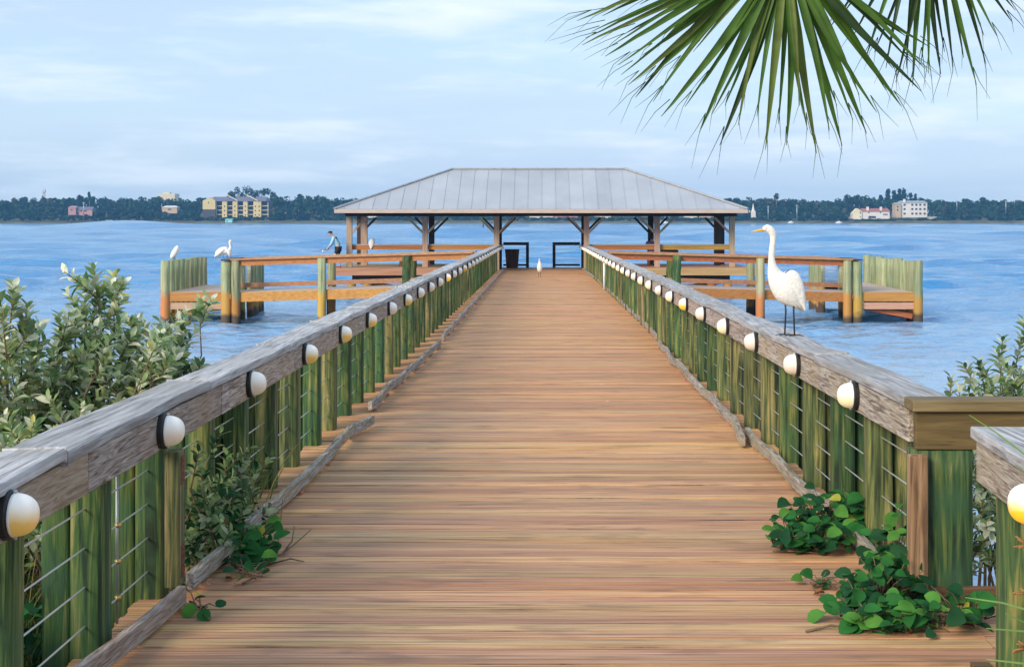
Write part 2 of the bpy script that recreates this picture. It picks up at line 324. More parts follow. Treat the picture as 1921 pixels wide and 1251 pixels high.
# ------------------------------------------------------------------ water, ground, far bank
def water_mat():
    m, nt, N, L, b = newmat('lagoon_water')
    tc = N.new('ShaderNodeTexCoord'); sp = N.new('ShaderNodeSeparateXYZ'); L.new(tc.outputs['Object'], sp.inputs[0])
    def nz(sx, sy, scale, det, w=0):
        mp = N.new('ShaderNodeMapping'); mp.inputs['Scale'].default_value = (sx, sy, 1); mp.inputs['Rotation'].default_value = (0, 0, R(w)); L.new(tc.outputs['Object'], mp.inputs[0])
        n = N.new('ShaderNodeTexNoise'); n.inputs['Scale'].default_value = scale; n.inputs['Detail'].default_value = det; n.inputs['Roughness'].default_value = .55; L.new(mp.outputs[0], n.inputs[0]); return n
    a = nz(.6, 1.0, 1.6, 5, 6); c = nz(.45, 1.0, .42, 3, -6)     # one swell-to-ripple spectrum, equal slope in every octave
    mul = N.new('ShaderNodeMath'); mul.operation = 'MULTIPLY'; mul.inputs[1].default_value = .25; L.new(a.outputs[0], mul.inputs[0])
    amp = N.new('ShaderNodeMapRange'); amp.inputs[1].default_value = 12; amp.inputs[2].default_value = 60; amp.inputs[3].default_value = WAVE[0]; amp.inputs[4].default_value = WAVE[1]; L.new(sp.outputs[1], amp.inputs[0])
    bp = N.new('ShaderNodeBump'); bp.inputs['Strength'].default_value = 1.0; L.new(amp.outputs[0], bp.inputs['Distance'])
    L.new(mul.outputs[0], bp.inputs['Height']); L.new(bp.outputs[0], b.inputs['Normal'])
    r = ramp(N, [(.3, (.014,.18,.46)), (.7, (.05,.29,.60))]); L.new(c.outputs[0], r.inputs[0])
    big = nz(.5, 1.0, .045, 4, 20)                      # sky's reflection near shore painted in as paler colour, broken by noise
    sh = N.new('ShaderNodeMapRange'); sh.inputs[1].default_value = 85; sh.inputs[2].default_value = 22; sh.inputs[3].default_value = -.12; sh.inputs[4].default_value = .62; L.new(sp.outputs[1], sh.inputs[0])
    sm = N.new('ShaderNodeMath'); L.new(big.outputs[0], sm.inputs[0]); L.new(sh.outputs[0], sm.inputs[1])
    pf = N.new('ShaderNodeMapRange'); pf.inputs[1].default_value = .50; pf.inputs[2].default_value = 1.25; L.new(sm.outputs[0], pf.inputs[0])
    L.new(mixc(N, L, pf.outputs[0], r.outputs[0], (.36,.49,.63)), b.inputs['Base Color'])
    b.inputs['Roughness'].default_value = .10; b.inputs['IOR'].default_value = 1.40
    return m
WAVE = (.45, 1.5)
def build_water():
    import numpy as np
    g = np.random.default_rng(5)
    ys = [-40.0, -10.0, 4.0]; y = 8.0
    while y < 1010: ys.append(y); y += max(.14, y*y/4800*.62)
    ys.append(1012.0); ys = np.array(ys); ncol = 440
    u = np.linspace(-1, 1, ncol); Y = np.repeat(ys[:,None], ncol, 1); X = u[None,:]*(np.abs(Y)*.62 + 22)
    dY = np.gradient(ys)[:,None]; Z = np.zeros_like(X)
    lmax = np.clip((Y/50)**1.5*3.2, 1.2, 90)                # short chop by the shore, longer waves out on the lagoon
    n = 110
    for i in range(n):
        lam = .55*(120/.55)**(i/(n-1)); th = g.normal(0, .62) + .35; ph = g.uniform(0, 6.28)
        k = 2*math.pi/lam; amp = SLOPE*lam/(2*math.pi)
        w = np.clip((lmax*1.4 - lam)/(lmax*.7), 0, 1) * np.clip((lam - 1.7*dY)/(1.2*dY), 0, 1) * np.clip((Y-9)/10, 0, 1)
        q_ = k*(X*math.sin(th)*.8 + Y*math.cos(th)) + ph
        grp = .55 + .45*np.sin(q_*.13 + 3*np.sin(X*k*.05) + ph*2)
        Z += amp*w*grp*(np.sin(q_ + .35*np.sin(q_)))
    Z[0:3] = 0; Z[-1] = 0
    nr = len(ys); vs = np.stack([X, Y, Z], -1).reshape(-1, 3)
    idx = np.arange(nr*ncol).reshape(nr, ncol); fs = np.stack([idx[:-1,:-1], idx[:-1,1:], idx[1:,1:], idx[1:,:-1]], -1).reshape(-1, 4)
    me = bpy.data.meshes.new('water'); o = len(vs)
    base = [(-1800,-40,-1.4),(1800,-40,-1.4),(1800,1012,-1.4),(-1800,1012,-1.4)]
    me.from_pydata(vs.tolist() + base, [], fs.tolist() + [[o,o+1,o+2,o+3]])
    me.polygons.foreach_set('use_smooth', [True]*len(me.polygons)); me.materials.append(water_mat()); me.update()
    w_ = bpy.data.objects.new('water', me); C.objects.link(w_); tag(w_, kind='structure')
SLOPE = .088
build_water()

def ground_mat():
    m, nt, N, L, b = newmat('sandy_shore')
    tc = N.new('ShaderNodeTexCoord'); n = N.new('ShaderNodeTexNoise'); n.inputs['Scale'].default_value = 3; n.inputs['Detail'].default_value = 9; L.new(tc.outputs['Object'], n.inputs[0])
    r = ramp(N, [(.35, (.05,.06,.03)), (.5, (.12,.12,.06)), (.7, (.26,.22,.14))]); L.new(n.outputs[0], r.inputs[0]); L.new(r.outputs[0], b.inputs['Base Color']); b.inputs['Roughness'].default_value = .95
    bp = N.new('ShaderNodeBump'); bp.inputs['Distance'].default_value = .05; L.new(n.outputs[0], bp.inputs['Height']); L.new(bp.outputs[0], b.inputs['Normal'])
    return m
def shore_z(x, y):
    return 1.12 - 1.12 * max(0, min(1.3, (y - 5.2 - .5*math.sin(x*.7)) / 4.8)) + .06*math.sin(x*2.1+y*1.3)
mb = MB(); nx, ny = 60, 34
vs = [(-60 + 120*i/nx, -40 + 55*j/ny, shore_z(-60 + 120*i/nx, -40 + 55*j/ny)) for j in range(ny+1) for i in range(nx+1)]
mb.add(vs, [(j*(nx+1)+i, j*(nx+1)+i+1, (j+1)*(nx+1)+i+1, (j+1)*(nx+1)+i) for j in range(ny) for i in range(nx)], 0, True)
tag(mb.build('shore_ground', ground_mat()), kind='structure')
mb = MB(); xs = [-1800 + 3600*i/90 for i in range(91)]
prof = [(1000, -.4), (1003, .9), (1012, 2.0), (1030, 3.6), (1080, 6), (1250, 8), (1800, 9)]
vs = [(x, y + 3*math.sin(x*.013) + 1.5*math.sin(x*.041), z) for (y, z) in prof for x in xs]
mb.add(vs, [(j*91+i, j*91+i+1, (j+1)*91+i+1, (j+1)*91+i) for j in range(len(prof)-1) for i in range(90)], 0, True)
tag(mb.build('far_bank', plain('bank_soil', (.10,.10,.06), .95, 0, .5, .08)), kind='structure')

# ------------------------------------------------------------------ boardwalk
mb = MB(); y = 2.6
r1 = random.Random(3)
while y < 67.3:
    dz = deckz(y) + r1.uniform(-.003, .003); j = r1.uniform(-.015, .015); tl = r1.uniform(-.003, .003)
    y0, y1 = y, y + r1.uniform(.107, .114)
    mb.add([(-2.02+j,y0,dz-.04),(2.02+j,y0,dz-.04),(2.02+j,y1,dz-.04),(-2.02+j,y1,dz-.04),
            (-2.02+j,y0,dz+tl),(2.02+j,y0,dz-tl),(2.02+j,y1,dz-tl),(-2.02+j,y1,dz+tl)],
           [(4,5,6,7),(0,1,5,4),(1,2,6,5),(2,3,7,6),(3,0,4,7)])
    y += .124
bw = tag(mb.build('boardwalk', M['deck']), kind='structure')
# a short side landing where the railing turns off to the right
mb = MB(); y = 3.0
while y < 7.0:
    z = deckz(y)-.002; mb.box(2.026, 5.4, y, y+.139, z-.04, z); y += .145
mb.build('side_landing', M['deck'], bw)
for x in (-1.75, 0, 1.75):
    mb = MB(); mb.beam((x, 2.6, deckz(2.6)-.20), (x, 67.2, deckz(67.2)-.20), .09, .28); mb.build('stringer', M['beam'], bw)
def pile_mb(x, y, r, z0, z1, sd_=0):
    b = MB(); q = random.Random(sd_); n = 8
    b.tube([(x + q.uniform(-.012,.012), y + q.uniform(-.012,.012), z0 + (z1-z0)*i/n) for i in range(n+1)], [r*(1.05 - .06*i/n + q.uniform(-.02,.02)) for i in range(n+1)], 14)
    return b
for i in range(13):
    yy = 10 + i*4.6
    for x in (-1.75, 1.75):
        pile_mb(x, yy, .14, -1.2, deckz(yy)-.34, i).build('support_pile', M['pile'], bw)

# ------------------------------------------------------------------ railings
def post_var(seed):
    """one railing post: an inner drilled timber and the outer half it is bolted to (local, inner face at x=0, runs outward +x)"""
    q = random.Random(seed); b = MB(); n = 7; H = .80
    for (x0, x1, ya, yb, bot) in ((.015, .165, -.08, .09, -.12), (.168, .31, -.02, .14, -.25)):
        cx_, cy_ = (x0+x1)/2, (ya+yb)/2; hx, hy = (x1-x0)/2, (yb-ya)/2
        vs = []; fs = []; k = 16
        tx, ty = q.uniform(-.008,.008), q.uniform(-.012,.012)
        for i in range(n+1):
            z = bot + (H-bot)*i/n; sc = 1 + q.uniform(-.035,.035)
            for a in range(k):
                t = 2*math.pi*a/k; c, s_ = math.cos(t), math.sin(t)
                pw = lambda u: math.copysign(abs(u)**.42, u)
                vs.append((cx_ + hx*pw(c)*sc + tx*z, cy_ + hy*pw(s_)*sc + ty*z, z))
        for i in range(n):
            for a in range(k): fs.append((i*k+a, i*k+(a+1)%k, (i+1)*k+(a+1)%k, (i+1)*k+a))
        fs.append([n*k+a for a in range(k)])
        b.add(vs, fs, 0, True)
    return b
POSTMESH = [post_var(40+i).build('post', M['post' if i % 3 else 'post_tan']) for i in range(6)]
for o in POSTMESH: C.objects.unlink(o)

def railing(side, y0, y1, label, name='railing'):
    root = thing(name, label, 'railing')
    q = random.Random(11 + int(side))
    s = side
    # cap boards and rail beams in lengths, each a little out of line
    y = y0; k = 0; tilt = 0
    while y < y1 - .1:
        ye = min(y + 2.42, y1); b = MB(); n = 4
        dzs = [q.uniform(-.007, .009) for _ in range(n+1)]; dxs = [q.uniform(-.009, .009) for _ in range(n+1)]
        if ye >= y1: ye = y1
        vs = []; fs = []
        for i in range(n+1):
            yy = y + (ye - .004 - y)*i/n; z = capz(yy) + dzs[i]; ti = q.uniform(-.006,.006)
            for (xx, zz) in ((1.845, -.05), (2.085, -.05), (2.085, 0), (1.845, 0)):
                vs.append((s*(xx + dxs[i]), yy, z + zz + (ti if xx < 2 else -ti)))
        for i in range(n):
            for a in range(4):
                f = (i*4+a, i*4+(a+1)%4, (i+1)*4+(a+1)%4, (i+1)*4+a); fs.append(f if s < 0 else f[::-1])
        fs += [(0,1,2,3), (n*4+3, n*4+2, n*4+1, n*4)]
        b.add(vs, fs); b.build('cap_board', M['cap'], root, .006)
        b = MB(); yb, ye2 = y + (.33 if k else 0), min(ye + .33, y1)
        b.beam((s*(1.885+q.uniform(-.003,.003)), yb, capz(yb) - .143), (s*(1.885+q.uniform(-.003,.003)), ye2-.004, capz(ye2) - .143), .05, .172)
        b.build('rail_beam', M['beam'], root, .005)
        y = ye; k += 1
    # posts
    yy = y0 + .12; i = 0
    while yy < y1 - .1:
        o = POSTMESH[(q.choice((0,0,3,3,1,2,4,5)) if s > 0 else q.randrange(6))].copy(); C.objects.link(o); o.parent = root  # more tan posts on the right, its sunlit tone put into the colour
        hh = capz(yy) - .06 - (deckz(yy)); o.location = (s*1.895, yy + q.uniform(-.05,.05), deckz(yy)); o.scale = (s, 1, hh/.80)
        yy += 1.0; i += 1
    for h in (.14, .31, .48, .65):
        b = MB(); pts = []
        yc = y0 + .1
        while yc <= y1: pts.append((s*1.985, yc, deckz(yc) + h )); yc += .5
        b.tube(pts, .0045, 5); b.build('cable', M['cable'], root)
    return root
RL = railing(-1, 3.05, 67.2, 'long timber railing with green posts down the left side of the boardwalk')
RR = railing(1, 7.18, 67.2, 'long timber railing with green posts down the right side of the boardwalk')
# spacer rod with brass clips in the nearest visible bay, cover boards under two lamps
b = MB(); yr = 6.62; b.tube([(-1.99,yr,deckz(yr)+.02),(-1.99,yr,capz(yr)-.23)], .008, 6); rod = b.build('spacer_rod', M['leadmetal'], RL)
for h in (.14, .31, .48):
    b = MB(); b.lathe([(0,-.012),(.014,-.01),(.018,0),(.014,.01),(0,.012)], (-1.985, yr, deckz(yr)+h), n=8); b.build('clip', M['brass'], rod)
def cover(side, y, root, plates):
    b = MB(); x0, x1 = sorted((side*1.785, side*1.855)); b.box(x0, x1, y-.075, y+.055, deckz(y)+.10, capz(y)-.245)
    o = b.build('cover_board', M['post_tan'], root, .006)
    for z0, z1 in plates:
        p = MB(); xf = sorted((side*1.782, side*1.7835)); p.box(xf[0]-.001, xf[1], y-.03, y+.035, deckz(y)+z0, deckz(y)+z1)
        for k in range(4): p.lathe([(.006,0),(.004,-side*.003),(0,-side*.004)], (side*1.781, y+.0, deckz(y)+z0+.02+(z1-z0-.04)*k/3), 'x', 6)
        p.build('rusty_plate', M['rust'], o)
cover(-1, 7.02, RL, [(.14,.30),(.60,.74)])
# small white conduit and its junction box far along the right railing
b = MB(); yc = 42.0; b.tube([(1.86,yc,deckz(yc)+.05),(1.86,yc,capz(yc)-.24)], .03, 8); b.build('conduit', M['white'], RR)

# toe boards, traced where they meet the deck
def toe(pix, root, jog=0):
    pts = []
    for i, (px, py) in enumerate(pix):
        p = on_deck(px, py); pts.append((p.x, p.y))
    # densify with the slow waves of warped timber
    out = []; q = random.Random(len(pix)*7 + int(pix[0][0]))
    ph = q.uniform(0, 6)
    for i in range(len(pts)-1):
        a, b_ = pts[i], pts[i+1]; n = max(1, int(abs(b_[1]-a[1])/.3))
        for k in range(n):
            t = k/n; yy = a[1]+(b_[1]-a[1])*t
            out.append((a[0]+(b_[0]-a[0])*t + .012*math.sin(yy*2.6+ph), yy, .012 + .012*math.sin(yy*3.2+ph)))
    out.append((pts[-1][0], pts[-1][1], .012))
    side = -1 if out[0][0] < 0 else 1
    b = MB(); b.strip([(x + side*.02, y_, l) for x, y_, l in out], .042, .02, .105); b.build('toe_board', M['beam'], root, .004)
    yy = out[0][1] + .25
    while yy < out[-1][1]:
        xb = min(out, key=lambda o_: abs(o_[1]-yy))[0]
        bb = MB(); bb.box(xb + side*.02 - .03, xb + side*.02 + .03, yy-.05, yy+.05, deckz(yy), deckz(yy)+.028); bb.build('spacer_block', M['redwood'], root)
        yy += 1.25
toe([(120,1345),(232,1249),(290,1190),(350,1142)], RL)
toe([(362,1122),(400,1090),(440,1050)], RL)
toe([(470,1016),(520,968),(575,918),(632,858),(662,822),(703,801)], RL)
toe([(697,776),(722,752),(748,724),(775,703),(800,678),(828,650)], RL)
toe([(832,642),(862,606),(893,570),(918,541),(944,510)], RL)
toe([(1664,1086),(1632,1062),(1600,1032),(1566,996),(1500,930),(1450,884),(1398,826)], RR)
toe([(1392,842),(1370,804),(1336,764),(1312,744),(1282,707),(1258,684),(1234,650)], RR)
toe([(1231,640),(1206,612),(1180,588),(1160,567),(1140,549),(1116,525),(1092,508)], RR)

# the railing that turns off to the right at the near end
def cross_railing():
    root = thing('railing', 'short brown railing that turns off to the right at the near corner post', 'railing')
    Y = 7.13; z = capz(Y)
    b = MB(); b.box(1.84, 5.4, Y-.135, Y+.045, z-.052, z+.004); b.build('cap_board', M['cap_x'], root, .006)
    b = MB(); b.box(1.862, 5.4, Y-.10, Y-.05, z-.245, z-.055); b.build('rail_beam', M['beam_x'], root, .006)
    for x in (1.985, 3.2, 4.4, 5.3):
        b = MB(); n = 8; q = random.Random(int(x*10)); hw = .155 if x < 2.1 else .10
        vs = []; fs = []; k = 20
        for i in range(n+1):
            zz = deckz(Y) - .3 + (z-.250 - deckz(Y) + .3)*i/n; sc = 1+q.uniform(-.012,.012)
            for a in range(k):
                t = 2*math.pi*a/k; pw = lambda u: math.copysign(abs(u)**.5, u)
                vs.append((x + .02 + hw*pw(math.cos(t))*sc, Y - .02 + .085*pw(math.sin(t))*sc, zz))
        for i in range(n):
            for a in range(k): fs.append((i*k+a, i*k+(a+1)%k, (i+1)*k+(a+1)%k, (i+1)*k+a))
        fs.append([n*k+a for a in range(k)]); b.add(vs, fs, 0, True)
        b.build('corner_post' if x < 2.1 else 'post', M['post'], root)
    b = MB(); b.box(1.815, 1.905, Y-.175, Y-.11, deckz(Y)+.085, z-.262); b.build('cover_board', M['board'], root, .006)
    b = MB(); b.box(1.875, 5.4, Y-.13, Y-.085, deckz(Y)+.004, deckz(Y)+.09); b.build('toe_board', M['beam_x'], root, .004)
    return root
cross_railing()
def near_railing():
    root = thing('railing', 'grey railing coming towards the viewer at the right edge, with one amber lamp', 'railing')
    # runs from (1.86, 6.13) towards the camera, closing in slightly
    A = Vector((1.87, 6.13, 0)); d = Vector((-.075, -1, 0)).normalized(); nrm = Vector((1, -.075, 0)).normalized()
    def Q(t, off, z): p = A + d*t + nrm*off; return Vector((p.x, p.y, capz(p.y) + z))
    def slab(o0, o1, z0, z1, t0, t1, nm, m, bev=.006):
        b = MB(); vs = [Q(t0,o0,z0),Q(t1,o0,z0),Q(t1,o1,z0),Q(t0,o1,z0),Q(t0,o0,z1),Q(t1,o0,z1),Q(t1,o1,z1),Q(t0,o1,z1)]
        b.add(vs, [(0,3,2,1)[::-1],(4,5,6,7)[::-1],(0,1,5,4)[::-1],(1,2,6,5)[::-1],(2,3,7,6)[::-1],(3,0,4,7)[::-1]]); return b.build(nm, m, root, bev)
    slab(-.01, .23, -.05, 0, 0, 3.4, 'cap_board', M['cap'])
    slab(.012, .055, -.235, -.053, .015, 3.4, 'rail_beam', M['beam'])
    for t in (.22, 1.25, 2.3, 3.3):
        p = A + d*t; o = POSTMESH[int(t*7) % 6].copy(); C.objects.link(o); o.parent = root
        o.location = Q(t, .045, 0); o.location.z = deckz(p.y)-.02; o.scale = (1, 1.05, (capz(p.y)-.056-deckz(p.y))/.80); o.rotation_euler.z = math.atan2(-.075, 1)
    b = MB(); b.box(1.82, 1.90, 5.86, 6.0, deckz(6)+.002, deckz(6)+.03); b.build('base_block', M['beam_x'], root)
    return root, Q, nrm
NR, NQ, NNRM = near_railing()

# ------------------------------------------------------------------ dome lamps on the railings
def dome_mat(name, low, emit):
    m, nt, N, L, b = newmat(name)
    tc = N.new('ShaderNodeTexCoord'); sp = N.new('ShaderNodeSeparateXYZ'); L.new(tc.outputs['Object'], sp.inputs[0])
    n = N.new('ShaderNodeTexNoise'); n.inputs['Scale'].default_value = 14; L.new(tc.outputs['Object'], n.inputs[0])
    a = N.new('ShaderNodeMath'); a.operation = 'MULTIPLY_ADD'; a.inputs[1].default_value = .05; L.new(n.outputs[0], a.inputs[0]); L.new(sp.outputs[2], a.inputs[2])
    mr = N.new('ShaderNodeMapRange'); mr.inputs[1].default_value = .075; mr.inputs[2].default_value = .0; L.new(a.outputs[0], mr.inputs[0])
    c = mixc(N, L, mr.outputs[0], (.82,.80,.76), low)  # warm deck reflection and lamp glow painted into the dome's lower part
    L.new(c, b.inputs['Base Color']); b.inputs['Roughness'].default_value = .35
    L.new(c, b.inputs['Emission Color']); b.inputs['Emission Strength'].default_value = emit
    return m
DM = [dome_mat('white_dome', (.72,.62,.50), .10), dome_mat('yellowish_dome', (.70,.46,.12), .14), dome_mat('amber_dome', (.80,.42,.02), .45), dome_mat('cream_dome', (.80,.68,.42), .22)]
def lamp_proto(side, mat):
    """bulkhead lamp: black back plate on the beam, clouded half-dome facing the walk (local +x = towards the walk)"""
    root = bpy.data.objects.new('dome_lamp', None); root.empty_display_size = .1
    b = MB(); n = 20
    ring = lambda r, x, zs=1.0: [(x, r*math.cos(2*math.pi*k/n), r*zs*math.sin(2*math.pi*k/n)) for k in range(n)]
    vs = ring(.083, 0, 1.06) + ring(.083, .022, 1.06) + ring(.074, .03, 1.06)
    fs = [(i*n+k, i*n+(k+1)%n, (i+1)*n+(k+1)%n, (i+1)*n+k) for i in range(2) for k in range(n)] + [[2*n+k for k in range(n)]]
    b.add(vs, fs, 0, False); pl = b.build('back_plate', M['black'], root)
    b = MB(); vs = []; fs = []; rr = 9
    for i in range(rr+1):
        t = (math.pi/2)*i/rr; r = .073*math.cos(t)**.72 if i < rr else .001; vs += ring(r, .0305 + .083*math.sin(t), 1.04)
    fs = [(i*n+k, i*n+(k+1)%n, (i+1)*n+(k+1)%n, (i+1)*n+k) for i in range(rr) for k in range(n)]
    b.add(vs, fs, 0, True); b.build('dome', mat, root)
    b = MB(); b.lathe([(.074,.0305),(.079,.034),(.074,.040)], axis='x', n=20); b.build('rim', M['white'], root)
    for z in (.080, -.080):
        b = MB(); b.lathe([(.001,.024),(.007,.026),(.007,.04),(.001,.043)], (0,0,z), 'x', 8); b.build('screw', M['leadmetal'], root)
    return root
def put_lamp(kind, loc, rotz, label, group):
    r = lamp_proto(0, DM[kind]); C.objects.link(r); r.location = loc; r.rotation_euler.z = rotz
    tag(r, label, 'lamp', group); return r
ORD = ['nearest','second','third','fourth','fifth','sixth','seventh','eighth','ninth','tenth','eleventh','twelfth','thirteenth','fourteenth','fifteenth','sixteenth','seventeenth','eighteenth','nineteenth','twentieth','twenty-first','twenty-second','twenty-third','twenty-fourth','twenty-fifth','twenty-sixth','twenty-seventh','twenty-eighth','twenty-ninth','thirtieth','thirty-first','thirty-second']
KN = ['white', 'yellowish', 'amber', 'cream']
def lamp_row(side, y0, step, kinds, txt):
    protos = {}; q = random.Random(5 + side)
    y = y0; i = 0
    while y < 66.5:
        k = kinds.get(i, (0 if side < 0 else (3 if q.random() < .6 else 0)))
        lab = f'{KN[k]} dome lamp, {ORD[i]} from the near end of the {txt} railing'
        loc = (side*1.86, y + q.uniform(-.06,.06), capz(y) - .132); rz = 0 if side < 0 else math.pi
        if k not in protos: protos[k] = put_lamp(k, loc, rz, lab, f'dome lamps along the {txt} railing')
        else:
            o = dup(protos[k], loc, (R(q.uniform(-5,5)), R(q.uniform(-3,3)), rz + R(q.uniform(-4,4)))); o['label'] = lab
        y += step; i += 1
lamp_row(-1, 4.93, 2.02, {0:1, 3:1, 4:1, 5:1, 6:0, 7:1, 11:2, 14:1}, 'left')
lamp_row(1, 8.30, 1.93, {0:3, 1:0, 2:0, 3:3, 4:0, 5:2, 6:3, 7:0}, 'right')
# the lit amber lamp on the nearest railing
p = NQ(1.02, .012, -.137)
put_lamp(2, p, math.pi + math.atan2(-.075, 1), 'glowing amber dome lamp cut off by the right edge of the picture', None)

# ------------------------------------------------------------------ pavilion at the pier end
def roof_mat():
    m, nt, N, L, b = newmat('standing_seam_metal')
    tc = N.new('ShaderNodeTexCoord'); sp = N.new('ShaderNodeSeparateXYZ'); L.new(tc.outputs['Object'], sp.inputs[0])
    dv = N.new('ShaderNodeMath'); dv.operation = 'DIVIDE'; dv.inputs[1].default_value = .6; L.new(sp.outputs[0], dv.inputs[0])
    fl = N.new('ShaderNodeMath'); fl.operation = 'FLOOR'; L.new(dv.outputs[0], fl.inputs[0])
    wn = N.new('ShaderNodeTexWhiteNoise'); wn.noise_dimensions = '1D'; L.new(fl.outputs[0], wn.inputs['W'])
    n = N.new('ShaderNodeTexNoise'); n.inputs['Scale'].default_value = .8; n.inputs['Detail'].default_value = 6; L.new(tc.outputs['Object'], n.inputs[0])
    ad = N.new('ShaderNodeMath'); ad.operation = 'MULTIPLY_ADD'; ad.inputs[1].default_value = .25; L.new(wn.outputs[0], ad.inputs[0]); L.new(n.outputs[0], ad.inputs[2])
    r = ramp(N, [(.35, (.36,.39,.44)), (.9, (.46,.49,.54))]); L.new(ad.outputs[0], r.inputs[0]); L.new(r.outputs[0], b.inputs['Base Color'])
    b.inputs['Roughness'].default_value = .45; b.inputs['Metallic'].default_value = .25
    return m
PD = 1.27
pav = thing('pavilion', 'open timber pavilion with a pale grey metal hip roof at the end of the boardwalk', 'pavilion')
YF, YB = 60.0, 67.4; YR = (YF+YB)/2; EX0, EX1 = -8.81, 8.77; RX0, RX1 = -4.0, 3.76; ZE, ZR = 3.80, 5.63
mb = MB()
mb.add([(EX0,YF,ZE),(EX1,YF,ZE),(EX1,YB,ZE),(EX0,YB,ZE),(RX0,YR,ZR),(RX1,YR,ZR)], [(0,1,5,4),(1,2,5),(2,3,4,5),(3,0,4)])
k = int(EX0/.6)
for i in range(k-1, 16):                                  # raised seams of the front and back slopes
    x = i*.6
    if not EX0+.1 < x < EX1-.1: continue
    t = 1.0
    if x < RX0: t = (x-EX0)/(RX0-EX0)
    if x > RX1: t = (EX1-x)/(EX1-RX1)
    for ya, s_ in ((YF, 1), (YB, -1)):
        a = Vector((x, ya, ZE+.012)); e = Vector((x, ya + s_*(YR-YF)*t, ZE+.012+(ZR-ZE)*t)); mb.beam(a, e, .02, .016)
for i in range(-6, 7):                                     # and of the hips
    y = YR + i*.6; t = 1 - abs(i*.6)/(YR-YF)
    if t < .03: continue
    for xa, xr in ((EX0, RX0), (EX1, RX1)): mb.beam((xa, y, ZE+.012), (xa+(xr-xa)*t, y, ZE+.012+(ZR-ZE)*t), .02, .016)
roof = mb.build('roof', roof_mat(), pav)
mb = MB(); mb.beam((RX0-.05,YR,ZR+.025),(RX1+.05,YR,ZR+.025), .16, .06)
for a, e in (((EX0,YF,ZE),(RX0,YR,ZR)), ((EX1,YF,ZE),(RX1,YR,ZR)), ((EX0,YB,ZE),(RX0,YR,ZR)), ((EX1,YB,ZE),(RX1,YR,ZR))):
    mb.beam(Vector(a)+Vector((0,0,.03)), Vector(e)+Vector((0,0,.03)), .16, .05)
mb.build('ridge_cap', M['leadmetal'], roof)
fasc = wood('fascia_board', [(.25, (.32,.26,.21)), (.5, (.46,.39,.33)), (.75, (.55,.48,.42))], 'x', val=.05)
mb = MB(); mb.box(EX0, EX1, YF, YF+.05, ZE-.17, ZE-.004); mb.box(EX0, EX1, YB-.05, YB, ZE-.17, ZE-.004)
mb.box(EX0, EX0+.05, YF+.05, YB-.05, ZE-.17, ZE-.004); mb.box(EX1-.05, EX1, YF+.05, YB-.05, ZE-.17, ZE-.004); mb.build('fascia', fasc, pav)
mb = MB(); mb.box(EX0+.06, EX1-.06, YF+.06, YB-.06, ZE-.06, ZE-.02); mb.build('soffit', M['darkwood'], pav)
PX = [-8.42, -5.10, -1.97, 1.97, 5.06, 8.34]
YP, YQ = 61.9, 65.5
for yy in (YP, YQ):
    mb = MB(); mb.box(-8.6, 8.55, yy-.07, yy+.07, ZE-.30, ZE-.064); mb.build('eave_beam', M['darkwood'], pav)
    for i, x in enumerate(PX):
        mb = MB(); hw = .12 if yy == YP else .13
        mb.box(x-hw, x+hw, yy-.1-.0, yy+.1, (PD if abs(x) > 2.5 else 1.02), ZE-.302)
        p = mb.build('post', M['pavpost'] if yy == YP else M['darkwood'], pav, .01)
        for s_ in (-1, 1):
            if (i == 0 and s_ < 0) or (i == 5 and s_ > 0): continue
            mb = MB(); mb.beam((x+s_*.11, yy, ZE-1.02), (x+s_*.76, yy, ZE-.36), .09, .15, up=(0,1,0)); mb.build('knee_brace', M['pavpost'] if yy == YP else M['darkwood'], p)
for x in (PX[0], PX[5]):
    mb = MB(); mb.box(x-.07, x+.07, YP+.08, YQ-.08, ZE-.30, ZE-.064); mb.build('eave_beam', M['darkwood'], pav)
    s_ = -1 if x < 0 else 1
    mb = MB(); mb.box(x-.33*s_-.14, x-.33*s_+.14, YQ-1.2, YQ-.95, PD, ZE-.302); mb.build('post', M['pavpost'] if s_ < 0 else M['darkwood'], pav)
# deck wings either side of the boardwalk
for x0, x1 in ((-9.15, -2.16), (2.16, 9.10)):
    mb = MB(); y = YF+.95
    while y < 66.6: mb.box(x0, x1, y, y+.139, PD-.04, PD); y += .145
    mb.build('deck', M['redwood'], pav)
    mb = MB(); mb.box(x0, x1+.25 if x1 > 3 else x1, YF+.88, YF+.94, PD-.32, PD+.004); mb.build('rim_board', M['redwood'], pav)
    mb = MB(); mb.box(x0, x1, 66.6, 66.66, PD-.32, PD-.004); mb.build('rim_board', M['redwood'], pav)
    mb = MB(); mb.box(x0+.9 if x0 < -3 else x0, x1 if x0 < -3 else x1-.9, YF+1.5, YF+1.75, PD-.60, PD-.325); mb.build('pile_cap', M['darkwood'], pav)
    for rx0, rx1 in ((PX[0], PX[1]), (PX[1], PX[2])) if x0 < 0 else ((PX[3], PX[4]), (PX[4], PX[5])):
        mb = MB(); mb.box(rx0+.02, rx1-.02, YP+.105, YP+.25, PD+.96, PD+1.0); mb.build('rail_cap', fasc, pav)
        mb = MB(); mb.box(rx0+.02, rx1-.02, YP+.13, YP+.18, PD+.76, PD+.955); mb.build('front_rail', M['ochre'], pav)
for x in (-8.3, -7.6, -4.6, 4.6, 7.4, 8.1):
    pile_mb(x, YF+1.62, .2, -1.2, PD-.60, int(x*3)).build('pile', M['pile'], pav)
for a, e in (((-8.3, YF+1.30, .12), (-4.6, YF+1.30, .70)), ((8.1, YF+1.30, .12), (4.6, YF+1.30, .70)), ((-4.6, YF+1.9, .10), (-8.3, YF+1.9, .68)), ((4.6, YF+1.9, .10), (8.1, YF+1.9, .68))):
    mb = MB(); mb.beam(a, e, .05, .2); mb.build('cross_brace', M['ochre'], pav)

